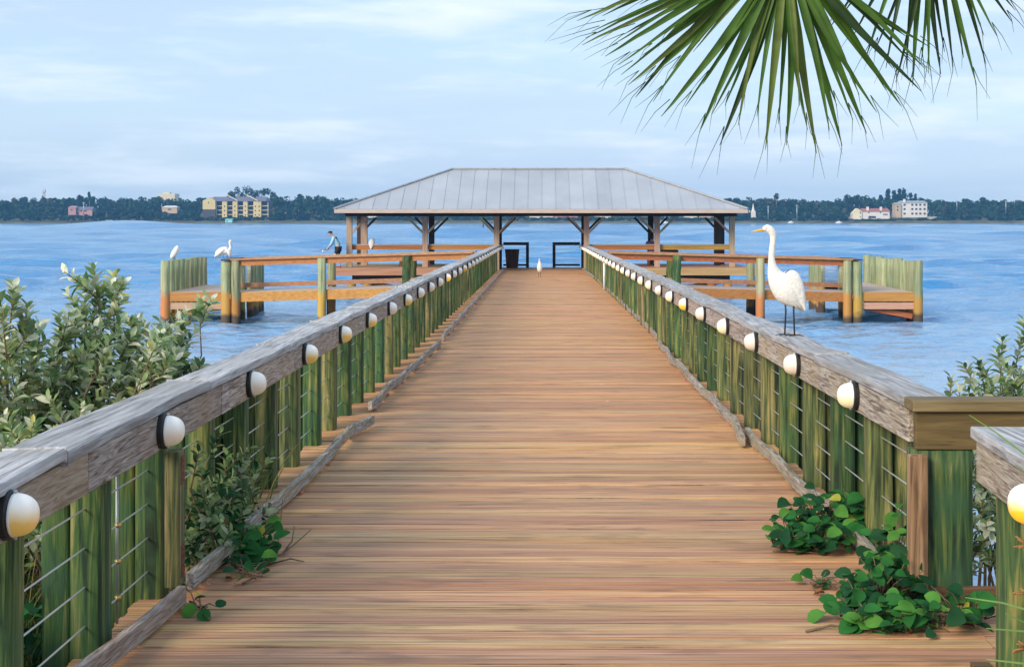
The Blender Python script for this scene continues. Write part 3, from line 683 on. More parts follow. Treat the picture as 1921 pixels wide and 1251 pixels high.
# dark end frames at the tip of the boardwalk
def end_frame(x0, x1, post_x, label):
    r = thing('end_railing', label, 'railing', None)
    Y = 67.0; z0 = deckz(Y)
    mb = MB(); mb.box(x0, x1, Y-.09, Y+.09, z0+1.06, z0+1.20); mb.build('top_rail', M['darkwood'], r)
    mb = MB(); mb.box(x0, x1, Y-.04, Y+.04, z0+.08, z0+.17); mb.build('bottom_rail', M['darkwood'], r)
    mb = MB(); mb.box(post_x-.07, post_x+.07, Y-.07, Y+.07, z0+.001, z0+1.055); mb.build('post', M['darkwood'], r)
    for h in (.35, .52, .69, .86):
        mb = MB(); mb.tube([(x0, Y, z0+h), (x1, Y, z0+h)], .006, 5); mb.build('cable', M['cable'], r)
end_frame(-1.82, -.60, -.67, 'dark end railing behind the trash bin at the tip of the boardwalk')
end_frame(.52, 1.82, .59, 'dark end railing with nothing in front of it at the right tip of the boardwalk')
tb = thing('trash_bin', 'dark brown slatted trash bin on the far end of the boardwalk', 'trash bin')
mb = MB(); zb = deckz(66.2); n = 16
mb.lathe([(.24, zb+.03), (.27, zb+.45), (.30, zb+.86), (.27, zb+.86), (.26, zb+.75)], (-1.38, 66.2, 0), n=16); mb.build('liner', M['black'], tb)
slat = wood('bin_slat', [(.25, (.06,.03,.015)), (.5, (.13,.065,.035)), (.75, (.19,.10,.06))], 'z')
for k_ in range(16):
    t = 2*math.pi*k_/16; c, s_ = math.cos(t), math.sin(t)
    b_ = MB(); b_.beam((-1.38+.262*c, 66.2+.262*s_, zb+.005), (-1.38+.325*c, 66.2+.325*s_, zb+.88), .10, .022, up=(c, s_, 0)); b_.build('slat', slat, tb)
mb = MB(); mb.lathe([(.335, zb+.80), (.345, zb+.80), (.345, zb+.84), (.335, zb+.84)], (-1.38, 66.2, 0), n=16, smooth=False); mb.build('hoop', M['darkwood'], tb)

def bench(x, y, w, label, back=False):
    r = thing('bench', label, 'bench')
    for j in range(3):
        mb = MB(); mb.box(x-w/2, x+w/2, y-.22+j*.15, y-.09+j*.15, PD+.42, PD+.47); mb.build('seat_board', M['ochre'], r)
    mb = MB(); mb.box(x-w/2+.05, x+w/2-.05, y-.24, y-.21, PD+.30, PD+.418); mb.build('apron', M['redwood'], r)
    for s_ in (-1, 1):
        mb = MB(); mb.beam((x+s_*(w/2-.2), y-.15, PD), (x+s_*(w/2-.2), y-.15, PD+.30), .10, .09, up=(0,1,0)); mb.beam((x+s_*(w/2-.2), y+.17, PD), (x+s_*(w/2-.2), y+.17, PD+.418), .10, .09, up=(0,1,0)); mb.build('leg', M['redwood'], r)
    return r
bench(-5.75, 64.0, 1.65, 'low plank bench with nobody on it in the left half of the pavilion')
bench(5.4, 64.0, 1.5, 'plank bench under the seated person in the right half of the pavilion')

# ------------------------------------------------------------------ fishing platforms with their ramps
def platform(s, yb, label, ramplabel):
    fp = thing('fishing_platform', label, 'platform')
    zd = 1.0; Y0 = 46.1; xi, xo = 10.45, 12.15
    mb = MB(); y = Y0+.06
    while y < yb-.2: mb.box(*sorted((s*xi, s*xo)), y, y+.139, zd-.04, zd); y += .145
    mb.build('deck', M['bluegrey'], fp)
    for z0, z1, m in ((zd-.30, zd-.003, 'ochre'), (zd-.56, zd-.34, 'tanwood')):
        mb = MB(); mb.box(*sorted((s*(xi-.05), s*(xo+.02))), Y0-.02 if m == 'ochre' else Y0+.0, Y0+.05, z0, z1); mb.build('fascia', M[m], fp)
    mb = MB(); a, e = ((s*xi, Y0+.2, .52), (s*xo, Y0+.2, .20)); mb.beam(a, e, .05, .17) if s > 0 else mb.beam((s*xi, Y0+.2, .50), (s*xo, Y0+.2, .22), .05, .17); mb.build('brace', M['ochre'], fp)
    mb = MB(); mb.box(*sorted((s*xi, s*xo)), yb-.3, yb-.2, zd-.6, zd-.045); mb.build('back_beam', M['darkwood'], fp)
    # outer wall of close-set round piles
    n = 9; q = random.Random(21+int(s))
    for i in range(n):
        y = Y0+.02 + (yb-Y0-.1)*i/(n-1)*(1 if i < n-1 else 1.0)
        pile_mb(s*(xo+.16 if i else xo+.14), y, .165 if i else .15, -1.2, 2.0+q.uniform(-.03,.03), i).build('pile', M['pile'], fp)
    # inner wall: clustered piles in front, spaced ones with wire mesh behind
    for i, (y, r_) in enumerate(((Y0-.02,.17),(Y0+.75,.16),(Y0+1.45,.16),(Y0+2.15,.16),(yb-2.0,.12),(yb-1.55,.12),(yb-1.1,.12),(yb-.65,.12),(yb-.2,.13))):
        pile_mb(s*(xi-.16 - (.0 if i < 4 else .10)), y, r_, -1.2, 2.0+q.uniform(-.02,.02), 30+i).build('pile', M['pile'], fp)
    mb = MB(); xm = s*(xi-.30)
    for k in range(8): mb.tube([(xm, Y0+1.9, 1.12+k*.12), (xm, yb-.2, 1.12+k*.12)], .006, 4)
    k = Y0+1.9
    while k < yb-.2: mb.tube([(xm, k, 1.05), (xm, k, 1.97)], .006, 4); k += .14
    mb.build('wire_mesh', M['leadmetal'], fp)
    mb = MB(); mb.box(*sorted((s*(xi-.36), s*(xi-.02))), Y0-.16, Y0+1.9, 2.03, 2.075); mb.build('pile_cap_board', M['darkwood'], fp)
    mb = MB(); mb.box(*sorted((s*(xi-.34), s*(xi-.30))), Y0-.15, Y0+1.9, .78, .95); mb.build('waler', M['ochre'], fp)
    # the ramp from the boardwalk
    rp = thing('ramp', ramplabel, 'ramp')
    X0, X1 = 2.14, xi-.2; ya0, ya1 = 44.4, 46.15
    def yx(x): return ya0 + (ya1-ya0)*(x-X0)/(X1-X0)
    def zx(x): return 1.30 - .32*(x-X0)/(X1-X0)
    wd = 1.9; npl = int((X1-X0)/.145)
    mb = MB()
    for i in range(npl):
        x0, x1 = X0 + i*.145, X0 + i*.145 + .139
        vs = []
        for z_ in (-.04, 0):
            for (xx, dy) in ((x0,.0),(x1,.0),(x1,wd),(x0,wd)): vs.append((s*xx, yx(xx)+dy, zx(xx)+z_))
        mb.add(vs, [(4,5,6,7),(3,2,1,0),(0,1,5,4),(1,2,6,5),(2,3,7,6),(3,0,4,7)])
    mb.build('deck', M['bluegrey'], rp)
    for dy, za, nm, mt in ((-.04, -.16, 'stringer', 'ochre'), (wd+.04, -.16, 'stringer', 'ochre')):
        mb = MB(); mb.beam((s*X0, yx(X0)+dy, zx(X0)+za), (s*X1, yx(X1)+dy, zx(X1)+za), .06, .30); mb.build(nm, M[mt], rp)
    mb = MB(); mb.beam((s*X0, yx(X0)+wd-.05, zx(X0)+.15), (s*X1, yx(X1)+wd-.05, zx(X1)+.15), .04, .15); mb.build('toe_board', M['redwood'], rp)
    for dy in (-.02, wd+.02):
        def rz(x): return 2.33 - (.28*(x-X0)/(X1-X0))
        mb = MB(); mb.beam((s*X0, yx(X0)+dy, rz(X0)), (s*(X1+.25), yx(X1)+dy, rz(X1)), .22, .045); mb.build('rail_cap', M['redwood'], rp)
        mb = MB(); mb.beam((s*X0, yx(X0)+dy, rz(X0)-.12), (s*(X1+.1), yx(X1)+dy, rz(X1)-.12), .05, .17); mb.build('rail', M['ochre'], rp)
        for x in (4.28, 7.05 if s < 0 else 7.02, 9.95):
            if dy > 1 and x > 9: continue
            low = x > 5
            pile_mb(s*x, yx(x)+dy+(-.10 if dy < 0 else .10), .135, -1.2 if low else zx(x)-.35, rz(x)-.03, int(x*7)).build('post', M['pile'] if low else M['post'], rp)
            if low:
                mb = MB(); mb.beam((s*(x+.12), yx(x)+dy+.12, .0), (s*(x+.12), yx(x)+dy+.12, zx(x)-.32), .10, .10, up=(0,1,0)); mb.build('backing_timber', M['darkwood'], rp)
    return fp
platform(-1, 51.4, 'low fishing platform walled by green piles, to the left of the boardwalk', 'railed timber ramp leading from the boardwalk to the left platform')
platform(1, 53.4, 'low fishing platform walled by green piles, to the right of the boardwalk', 'railed timber ramp leading from the boardwalk to the right platform')

# ------------------------------------------------------------------ birds
FEATH = plain('white_feather', (.76,.75,.72), .8, 0, .10, 40, .6)
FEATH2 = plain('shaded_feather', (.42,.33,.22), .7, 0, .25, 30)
BILL = plain('yellow_bill', (.75,.42,.05), .4); BLACKLEG = plain('black_leg', (.02,.02,.022), .5)
EYE = plain('dark_eye', (.01,.01,.01), .2)
def loft(b, prof, n=14, m=0):
    """rings along a spine in the local xz plane: (x, z, in-plane half width, half width in y)"""
    pts = [Vector((p[0], 0, p[1])) for p in prof]; vs = []; fs = []
    for i, p in enumerate(pts):
        d = (pts[min(i+1,len(pts)-1)] - pts[max(i-1,0)]).normalized(); u = Vector((-d.z, 0, d.x))
        for k in range(n):
            t = 2*math.pi*k/n; vs.append(p + u*(prof[i][2]*math.cos(t)) + Vector((0,1,0))*(prof[i][3]*math.sin(t)))
    for i in range(len(pts)-1):
        for k in range(n): fs.append((i*n+k, i*n+(k+1)%n, (i+1)*n+(k+1)%n, (i+1)*n+k))
    fs.append([k for k in range(n)][::-1]); fs.append([(len(pts)-1)*n+k for k in range(n)])
    b.add(vs, fs, m, True)
def smooth_prof(p, k=3):
    out = []
    for i in range(len(p)-1):
        p0, p1, p2, p3 = p[max(i-1,0)], p[i], p[i+1], p[min(i+2,len(p)-1)]
        for j in range(k):
            t = j/k; out.append(tuple(.5*((2*p1[c]) + (-p0[c]+p2[c])*t + (2*p0[c]-5*p1[c]+4*p2[c]-p3[c])*t*t + (-p0[c]+3*p1[c]-3*p2[c]+p3[c])*t**3) for c in range(4)))
    out.append(tuple(p[-1])); return out
def leg(b, hip, knee, foot, r, toes, m):
    b.tube([hip, knee, foot], [r*1.25, r*1.1, r], 7, m)
    b.lathe([(.001,-r*1.7),(r*1.6,0),(.001,r*1.7)], knee, n=7, m=m)
    for t in toes:
        f = Vector(foot); e = f + Vector(t); mid = f + Vector(t)*.5 + Vector((0,0,.008))
        b.tube([f + Vector((0,0,.004)), mid, e], [r*.9, r*.8, r*.35], 5, m)
def px(x, y): return ((x-530)/1159.0, (1132-y)/1159.0)      # egret crop pixels to metres
def egret():
    r = thing('great_egret', 'tall white egret with a yellow bill standing on the right railing cap', 'bird')
    b = MB()
    P = [(345,158,.030,.022),(372,172,.031,.023),(392,205,.029,.021),(397,250,.024,.018),(391,310,.0235,.018),(384,370,.024,.019),(382,430,.026,.021),(388,490,.034,.028),(402,550,.052,.040),(432,610,.078,.058),(478,665,.103,.074),(530,715,.115,.080),(578,770,.098,.070),(620,825,.062,.050),(655,872,.030,.028),(683,908,.008,.010)]
    loft(b, smooth_prof([(px(x,y)[0], px(x,y)[1], a, c) for x, y, a, c in P]), 18, 0)
    # crown and face taper into the bill
    hx, hz = px(345,158)
    loft(b, smooth_prof([(hx+.030, hz-.004, .020, .014), (hx, hz+.002, .030, .022), (hx-.022, hz-.001, .022, .016), (hx-.036, hz-.006, .014, .011)]), 12, 0)
    x1, z1 = px(322,166); x2, z2 = px(196,188)
    loft(b, [(x1+.008, z1, .013, .009), (x1-.03, z1-.006, .011, .007), ((x1+x2)/2, (z1+z2)/2, .0085, .006), (x2, z2, .002, .002)], 10, 1)
    # folded wings hang over the back, tips past the tail
    for sy in (-1, 1):
        vs = []; fs = []; W_ = [(490,575,.012,.03),(512,560,.05,.066),(545,600,.085,.086),(590,680,.085,.088),(630,760,.062,.074),(662,830,.036,.052),(682,895,.010,.030)]
        W_ = smooth_prof([(px(x,y)[0], px(x,y)[1], a, c) for x, y, a, c in W_], 3); n = 8
        for (x, z, a, c) in W_:
            for k in range(n):
                t = math.pi*k/(n-1); vs.append((x + .62*a*math.cos(t), sy*(c*.62 + .022*math.sin(t)), z + .78*a*math.cos(t)*.6))
        for i in range(len(W_)-1):
            for k in range(n-1): fs.append((i*n+k, i*n+k+1, (i+1)*n+k+1, (i+1)*n+k))
        b.add(vs, fs, 0, True)
    # long back plumes, underside shade painted into their brown
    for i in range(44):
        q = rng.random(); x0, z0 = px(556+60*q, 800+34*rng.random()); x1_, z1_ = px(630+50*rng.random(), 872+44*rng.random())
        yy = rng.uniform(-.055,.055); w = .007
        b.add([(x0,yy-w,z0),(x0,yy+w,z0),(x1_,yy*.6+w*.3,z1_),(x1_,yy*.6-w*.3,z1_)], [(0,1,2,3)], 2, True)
    for hx_, kx, fx, yy in (((513,815),(521,910),(511,1124), .028), ((574,800),(577,890),(585,1124), -.028)):
        h, k_, f_ = [Vector((px(*c)[0], yy, px(*c)[1])) for c in (hx_, kx, fx)]; f_.z = .006; h.z += .02
        leg(b, h, k_, f_, .0062, [(-.075,.012,-.003),(-.05,-.04,-.003),(.07,-.006,-.003),(-.03,.05,-.003)], 3)
    for sy in (-1, 1): b.lathe([(.001,-.004),(.0045,0),(.001,.004)], (hx-.012, sy*.018, hz+.003), n=8, m=4)
    o = b.build('body', [FEATH, BILL, FEATH2, BLACKLEG, EYE], r)
    r.location = (1.925, 11.05, capz(11.05)+.006); r.rotation_euler.z = R(4)
egret()
def small_bird(name, label, cat, loc, rotz, prof, legs, bill=None, wings=None, legcol=BLACKLEG):
    r = thing(name, label, cat); b = MB()
    loft(b, smooth_prof(prof), 14, 0)
    if bill: loft(b, bill, 8, 1)
    for w in (wings or []): loft(b, smooth_prof(w), 10, 0)
    for h, k_, f_ in legs: leg(b, Vector(h), Vector(k_), Vector(f_), .006, [(-.05,.012,0),(-.04,-.03,0),(.04,0,0)], 2)
    b.build('body', [FEATH, BILL, legcol], r); r.location = loc; r.rotation_euler.z = rotz
zd = deckz(53.9)
small_bird('egret', 'slim white egret standing on the boardwalk planks near its far end', 'bird', (-.08, 53.9, zd), R(80),
    [(-.05,.70,.008,.012),(-.02,.685,.030,.030),(.0,.64,.028,.03),(-.005,.57,.035,.04),(.0,.48,.065,.08),(.02,.36,.085,.10),(.05,.25,.07,.085),(.09,.17,.03,.04),(.11,.13,.006,.01)],
    [((.01,.04,.2),(.02,.045,.1),(.0,.045,.004)), ((.01,-.04,.2),(.02,-.045,.1),(.0,-.045,.004))], [(-.03,.69,.012,.009),(-.075,.682,.006,.005),(-.11,.676,.002,.002)])
small_bird('heron', 'hunched white heron perched on the front rail of the pavilion', 'bird', (-7.45, 61.98+.16, PD+1.0), R(255),
    [(-.08,.16,.006,.01),(-.05,.19,.04,.05),(.0,.20,.075,.085),(.05,.12,.10,.13),(.09,.0,.10,.13),(.12,-.10,.065,.09),(.15,-.19,.02,.03),(.16,-.22,.004,.006)],
    [((.02,.03,.05),(.0,.035,.03),(-.02,.035,.004)), ((.02,-.03,.05),(.0,-.035,.03),(-.02,-.035,.004))], [(-.06,.18,.012,.01),(-.10,.15,.007,.006),(-.14,.11,.002,.002)])
small_bird('heron', 'white heron leaning on top of the outer piles of the left platform', 'bird', (-12.28, 47.4, 2.03), R(0),
    [(-.16,.02,.01,.015),(-.13,.06,.06,.07),(-.07,.16,.10,.10),(.0,.28,.10,.10),(.05,.38,.08,.08),(.08,.42,.055,.05),(.10,.425,.01,.012)],
    [((-.04,.04,.12),(-.03,.045,.06),(-.04,.045,.004)), ((-.04,-.04,.12),(-.03,-.045,.06),(-.04,-.045,.004))], [(.07,.36,.014,.012),(.03,.30,.008,.007),(.01,.25,.002,.002)])
small_bird('pelican', 'white pelican with half open wings on the inner piles of the left platform', 'bird', (-10.55, 47.1, 2.08), R(180),
    [(.33,.16,.02,.03),(.25,.20,.07,.08),(.12,.24,.12,.12),(-.02,.25,.13,.12),(-.12,.25,.10,.09),(-.17,.34,.045,.045),(-.165,.44,.035,.035),(-.155,.53,.04,.038),(-.18,.575,.038,.034),(-.205,.57,.02,.018)],
    [((.05,.05,.12),(.06,.055,.06),(.04,.055,.004)), ((-.06,-.05,.12),(-.05,-.055,.06),(-.06,-.055,.004))], [(-.20,.565,.016,.014),(-.21,.50,.014,.012),(-.20,.42,.006,.006)],
    [[(.0,.30,.04,.14),(.12,.22,.09,.17),(.24,.12,.08,.16),(.34,.05,.03,.10)], [(-.08,.28,.04,.13),(-.14,.18,.07,.17),(-.18,.08,.05,.14),(-.21,.02,.02,.08)]])

# ------------------------------------------------------------------ people
SKIN = plain('skin', (.55,.32,.23), .55, 0, .08); HAIR = plain('dark_hair', (.02,.015,.012), .6)
SHIRT = plain('light_blue_shirt', (.33,.56,.68), .8, 0, .08, 8); TEAL = plain('teal_panel', (.03,.14,.19), .8); SHORTS = plain('black_shorts', (.012,.013,.02), .8)
PURPLE = plain('purple_shirt', (.20,.15,.34), .85, 0, .15, 8); NAVY = plain('navy_cap', (.012,.014,.03), .7)
def skin_obj(name, nodes, edges, mat, parent, lev=2):
    names = list(nodes); me = bpy.data.meshes.new(name)
    me.from_pydata([nodes[k][0] for k in names], [(names.index(a), names.index(b)) for a, b in edges], [])
    me.materials.append(mat); o = bpy.data.objects.new(name, me); C.objects.link(o); o.parent = parent
    o.modifiers.new('skin', 'SKIN'); sv = me.skin_vertices[0].data
    for i, k in enumerate(names): sv[i].radius = (nodes[k][1],)*2; sv[i].use_root = (i == 0)
    ss = o.modifiers.new('smooth', 'SUBSURF'); ss.levels = lev; ss.render_levels = lev
    for p in me.polygons: p.use_smooth = True
    return o
def chain(ns): return list(zip(ns, ns[1:]))
def figure(J, parent, skinmat, toes):
    """one continuous body: pelvis root, spine, neck, head, arms with five fingered hands, legs with feet"""
    N_ = {'pelvis': (J['pelvis'], .115), 'waist': (J['waist'], .105), 'chest': (J['chest'], .125), 'neckb': (J['neckb'], .06), 'neck': (J['neck'], .05), 'head': (J['head'], .085), 'crown': (J['crown'], .07)}
    E_ = chain(['pelvis','waist','chest','neckb','neck','head','crown'])
    for s in 'LR':
        N_['sh'+s] = (J['sh'+s], .062); N_['el'+s] = (J['el'+s], .043); N_['wr'+s] = (J['wr'+s], .027)
        pw = (Vector(J['wr'+s])-Vector(J['el'+s])).normalized(); sd_ = Vector((0,1,0)) if abs(pw.y) < .8 else Vector((1,0,0)); sd_ = (sd_ - pw*sd_.dot(pw)).normalized(); dn = pw.cross(sd_)
        if dn.z > 0: dn = -dn
        palm = Vector(J['wr'+s]) + pw*.055; N_['pa'+s] = (palm, .032); E_ += chain(['chest','sh'+s,'el'+s,'wr'+s,'pa'+s])
        for i, (o_, ln) in enumerate(((-.03,.062),(-.01,.074),(.01,.07),(.03,.055))):
            k = palm + pw*.035 + sd_*o_; m_ = k + pw*ln*.5 + dn*ln*.25; t = k + pw*ln*.7 + dn*ln*.75
            for nm, p, r_ in (('k',k,.0095),('m',m_,.0085),('t',t,.007)): N_[f'f{i}{nm}{s}'] = (p, r_)
            E_ += chain(['pa'+s, f'f{i}k{s}', f'f{i}m{s}', f'f{i}t{s}'])
        k = palm - pw*.015 + sd_*(-.035); t = k + pw*.03 - sd_*.02 + dn*.03
        N_['t1'+s] = (k, .011); N_['t2'+s] = (t, .008); E_ += chain(['pa'+s,'t1'+s,'t2'+s])
        N_['hip'+s] = (J['hip'+s], .088); N_['kn'+s] = (J['kn'+s], .056); N_['an'+s] = (J['an'+s], .038); N_['toe'+s] = (Vector(J['an'+s]) + Vector(toes), .032)
        hm = Vector(J['kn'+s]).lerp(Vector(J['an'+s]), .35); N_['ca'+s] = (hm, .055)
        E_ += chain(['pelvis','hip'+s,'kn'+s,'ca'+s,'an'+s,'toe'+s])
    return skin_obj('body', N_, E_, skinmat, parent)
def face(parent, hd, fwd):
    hd = Vector(hd); fwd = Vector(fwd).normalized(); sd_ = fwd.cross(Vector((0,0,1))).normalized()
    up = sd_.cross(fwd)
    b = MB(); b.tube([hd+fwd*.08+up*.025, hd+fwd*.115-up*.015, hd+fwd*.085-up*.025], [.008,.016,.010], 6)
    for s_ in (-1,1): b.tube([hd+sd_*s_*.085+up*.02, hd+sd_*s_*.095-up*.02], [.018,.012], 6)
    b.build('nose_and_ears', SKIN, parent)
    b = MB()
    for s_ in (-1,1): b.lathe([(.001,-.008),(.010,0),(.001,.008)], hd+fwd*.086+sd_*s_*.032+up*.02, n=8)
    b.build('eyes', EYE, parent)
    b = MB(); b.beam(hd+fwd*.088-up*.05-sd_*.025, hd+fwd*.088-up*.05+sd_*.025, .01, .008); b.build('mouth', plain('lips', (.35,.13,.11), .5), parent)
def angler():
    r = thing('person', 'person bending forward in pale blue shirt and dark cap at the pavilion deck edge', 'person')
    J = dict(pelvis=(.10,0,.88), waist=(.08,0,1.0), chest=(-.03,0,1.20), neckb=(-.11,0,1.33), neck=(-.17,0,1.39), head=(-.24,0,1.46), crown=(-.26,0,1.53),
             shL=(-.08,-.18,1.28), elL=(-.17,-.20,1.02), wrL=(-.33,-.08,.85), shR=(-.08,.18,1.28), elR=(-.19,.20,1.02), wrR=(-.34,.07,.83),
             hipL=(.10,-.09,.84), knL=(-.06,-.10,.47), anL=(-.16,-.10,.07), hipR=(.10,.09,.84), knR=(.10,.10,.46), anR=(.16,.10,.07))
    figure(J, r, SKIN, (-.14,0,-.035)); face(r, J['head'], (-.9,0,-.35))
    n = {'a': ((.09,0,.92), .145), 'b': ((.06,0,1.04), .14), 'c': ((-.04,0,1.2), .155), 'd': ((-.11,0,1.31), .08)}; e = chain('abcd')
    for s, sy in (('L',-1),('R',1)):
        n['s'+s] = ((-.08,sy*.185,1.275), .078); n['e'+s] = ((-.175,sy*.2,1.03), .06); n['w'+s] = ((-.28,sy*.12,.92), .048); e += chain(['c','s'+s,'e'+s,'w'+s])
    sh = skin_obj('shirt', n, e, SHIRT, r)
    b = MB(); b.lathe([(.001,-.10),(.09,-.05),(.10,.0),(.08,.05),(.001,.08)], (-.005,-.07,1.255), 'x', 12); pn = b.build('shoulder_panel', TEAL, sh); pn.rotation_euler = (0,0,0)
    skin_obj('shorts', {'p': ((.10,0,.88), .135), 'hl': ((.10,-.09,.82), .108), 'kl': ((-.01,-.10,.58), .088), 'hr': ((.10,.09,.82), .108), 'kr': ((.10,.10,.57), .088)}, [('p','hl'),('hl','kl'),('p','hr'),('hr','kr')], SHORTS, r)
    b = MB(); hc = Vector((-.25,0,1.50)); b.lathe([(.001,.09),(.06,.08),(.098,.04),(.104,0)], hc, n=16)
    b.add([hc+Vector(v) for v in ((-.09,-.07,.0),(-.09,.07,.0),(-.19,.05,-.035),(-.20,0,-.03),(-.19,-.05,-.035))], [(0,1,2,3,4)]); b.build('cap', NAVY, r)
    for s, k in (('an', -.10), ('an', .10)):
        a = J['anL'] if k < 0 else J['anR']; b = MB(); b.tube([(a[0]+.05,k,.03),(a[0]-.07,k,.032),(a[0]-.16,k,.028)], [.04,.048,.03], 10); b.build('shoe', plain('red_sandal', (.35,.10,.07), .7), r)
    r.location = (-8.93, 61.35, PD)
    rod = thing('fishing_rod', 'thin fishing rod held out over the water by the bending person', 'fishing rod')
    b = MB(); b.tube([(-.30,.0,.80),(-.72,-.05,.74)], [.014,.012], 6); b.build('handle', M['black'], rod)
    b = MB(); b.tube([(-.72,-.05,.74),(-1.1,-.1,.66),(-1.5,-.2,.50)], [.004,.0025,.001], 5); b.build('blank', M['black'], rod)
    b = MB(); b.lathe([(.001,-.04),(.04,-.035),(.04,.035),(.001,.04)], (-.55,-.06,.72), n=10); b.build('reel', M['white'], rod)
    rod.location = r.location
angler()
def sitter():
    r = thing('person', 'person in a purple shirt sitting with their back turned on a bench in the pavilion', 'person')
    J = dict(pelvis=(0,0,.56), waist=(0,.0,.70), chest=(0,.0,.94), neckb=(0,.01,1.12), neck=(0,.02,1.19), head=(0,.04,1.30), crown=(0,.03,1.37),
             shL=(-.19,0,1.05), elL=(-.24,.10,.80), wrL=(-.14,.30,.70), shR=(.19,0,1.05), elR=(.24,.10,.80), wrR=(.14,.30,.70),
             hipL=(-.10,.03,.55), knL=(-.12,.43,.54), anL=(-.12,.45,.07), hipR=(.10,.03,.55), knR=(.12,.43,.54), anR=(.12,.45,.07))
    figure(J, r, SKIN, (0,.14,-.035)); face(r, J['head'], (0,1,-.1))
    n = {'a': ((0,0,.56), .155), 'b': ((0,0,.74), .15), 'c': ((0,0,.94), .165), 'd': ((0,.01,1.09), .085)}; e = chain('abcd')
    for s, sy in (('L',-1),('R',1)):
        n['s'+s] = ((sy*.195,0,1.045), .085); n['e'+s] = ((sy*.235,.07,.86), .068); e += chain(['c','s'+s,'e'+s])
    skin_obj('shirt', n, e, PURPLE, r)
    skin_obj('trousers', {'p': ((0,0,.54), .14), 'hl': ((-.10,.05,.55), .10), 'kl': ((-.12,.43,.54), .075), 'al': ((-.12,.45,.12), .055), 'hr': ((.10,.05,.55), .10), 'kr': ((.12,.43,.54), .075), 'ar': ((.12,.45,.12), .055)}, chain(['p','hl','kl','al'])+chain(['p','hr','kr','ar']), SHORTS, r)
    b = MB(); b.lathe([(.001,.115),(.07,.10),(.108,.04),(.11,-.03),(.09,-.10),(.05,-.13)], (0,.02,1.31), n=16); b.build('hair', HAIR, r)
    for k in (-.12,.12):
        b = MB(); b.tube([(k,.40,.035),(k,.52,.038),(k,.60,.03)], [.045,.05,.03], 10); b.build('shoe', NAVY, r)
    r.location = (4.98, 63.95, PD)
sitter()
bag = thing('duffel_bag', 'black bag on the bench beside the person in purple', 'bag')
b = MB(); loft(b, smooth_prof([(-.32,.10,.05,.08),(-.30,.16,.14,.14),(0,.18,.17,.16),(.30,.16,.14,.14),(.32,.10,.05,.08)]), 14); b.build('body', M['black'], bag)
for sy in (-.08,.08):
    b = MB(); b.tube([(-.16,sy,.30),(-.1,sy,.40),(.1,sy,.40),(.16,sy,.30)], .016, 6); b.build('handle', M['darkwood'], bag)
bag.location = (5.78, 63.95, PD+.47)

# ------------------------------------------------------------------ plants near the viewer
def shrub(name, label, cat, base, tips, mats, leaf_len, twigs=4, nleaf=16, group=None, seed=1, weights=(5,5,3,3,1), spread=.26):
    q = random.Random(seed); r = thing(name, label, cat, group)
    wd = MB(); lf = MB(); base = Vector(base)
    idx = [i for i, w in enumerate(weights) for _ in range(w)]
    def leaves(a, d, ln, n):
        """whorls of leaves up a twig, ending in a rosette"""
        side = d.orthogonal().normalized()
        for i in range(n):
            t = .12 + .88*i/(n-1); p = a + d*(ln*t) ; ang = i*2.4 + q.uniform(-.4,.4)
            rad = Matrix.Rotation(ang, 3, d) @ side
            up = .35 + .75*t + q.uniform(-.2,.2)
            ld = (rad + d*up + Vector((0,0,.15))).normalized()
            L_ = leaf_len*q.uniform(.7,1.15)*(1.05 - .35*max(0,t-.8)*5*.5)
            lf.leaf(p, ld, d - rad*.3 + Vector((q.uniform(-.25,.25),)*3), L_, L_*q.uniform(.40,.52), q.choice(idx), q.uniform(.05,.3))
    for tp in tips:
        tp = Vector(tp); b0 = base + Vector((q.uniform(-.5,.5), q.uniform(-.35,.35), 0)) + Vector((.45*(tp.x-base.x), .45*(tp.y-base.y), 0))
        b0.z = base.z
        pts = [b0]
        for k in range(1, 7):
            t = k/6; p = b0.lerp(tp, t); w = .10*math.sin(math.pi*t); pts.append(p + Vector((q.uniform(-w,w), q.uniform(-w,w), .12*math.sin(math.pi*t))))
        pts[-1] = tp
        wd.tube(pts, [.014*(1-.75*k/6) for k in range(7)], 5)
        d = (pts[-1]-pts[-2]).normalized(); leaves(pts[-1]-d*.18, d, .20, nleaf)
        for k in range(twigs):
            t = q.uniform(.35, .96); i = min(5, int(t*6)); p = pts[i].lerp(pts[i+1], t*6-i)
            dd = (d*.55 + Vector((q.uniform(-1,1), q.uniform(-1,1), q.uniform(-.15,1)))).normalized(); ln = spread*q.uniform(.6,1.2)
            wd.tube([p, p+dd*ln*.5+Vector((0,0,.01)), p+dd*ln], [.006,.004,.0025], 4); leaves(p, dd, ln, nleaf)
    wd.build('branches', M['twig'], r); lf.build('foliage', mats, r)
    return r
q = random.Random(31)
tips = [at(*t) for t in ((176,508,9.0),(190,545,9.0),(212,540,9.0),(160,570,8.9),(26,545,8.2),(4,585,8.0),(45,610,8.3),(75,628,8.4),(112,598,8.6),(140,590,8.7),(128,625,8.6),(245,604,9.0),(262,612,9.2),(230,640,8.9),(374,575,9.8),(345,604,9.7),(338,622,9.6),(315,650,9.4),(385,702,9.45),(360,690,9.4),(330,672,9.35),(290,655,9.2),(185,680,8.8),(200,650,8.8),(96,690,8.4),(60,670,8.3),(12,650,8.1),(30,735,8.0),(150,770,8.1),(105,815,7.6),(60,800,7.6),(12,830,7.2),(40,850,7.1),(255,715,8.9),(270,690,9.0),(228,700,8.8),(300,720,9.0),(205,740,8.5),(190,772,8.4),(100,660,8.4),(160,720,8.5),(235,680,8.9),(15,700,8.0),(50,580,8.3),(255,760,8.5))]
tips += [at(q.uniform(0,300), q.uniform(620,760), q.uniform(8.3,9.3)) for _ in range(14)]
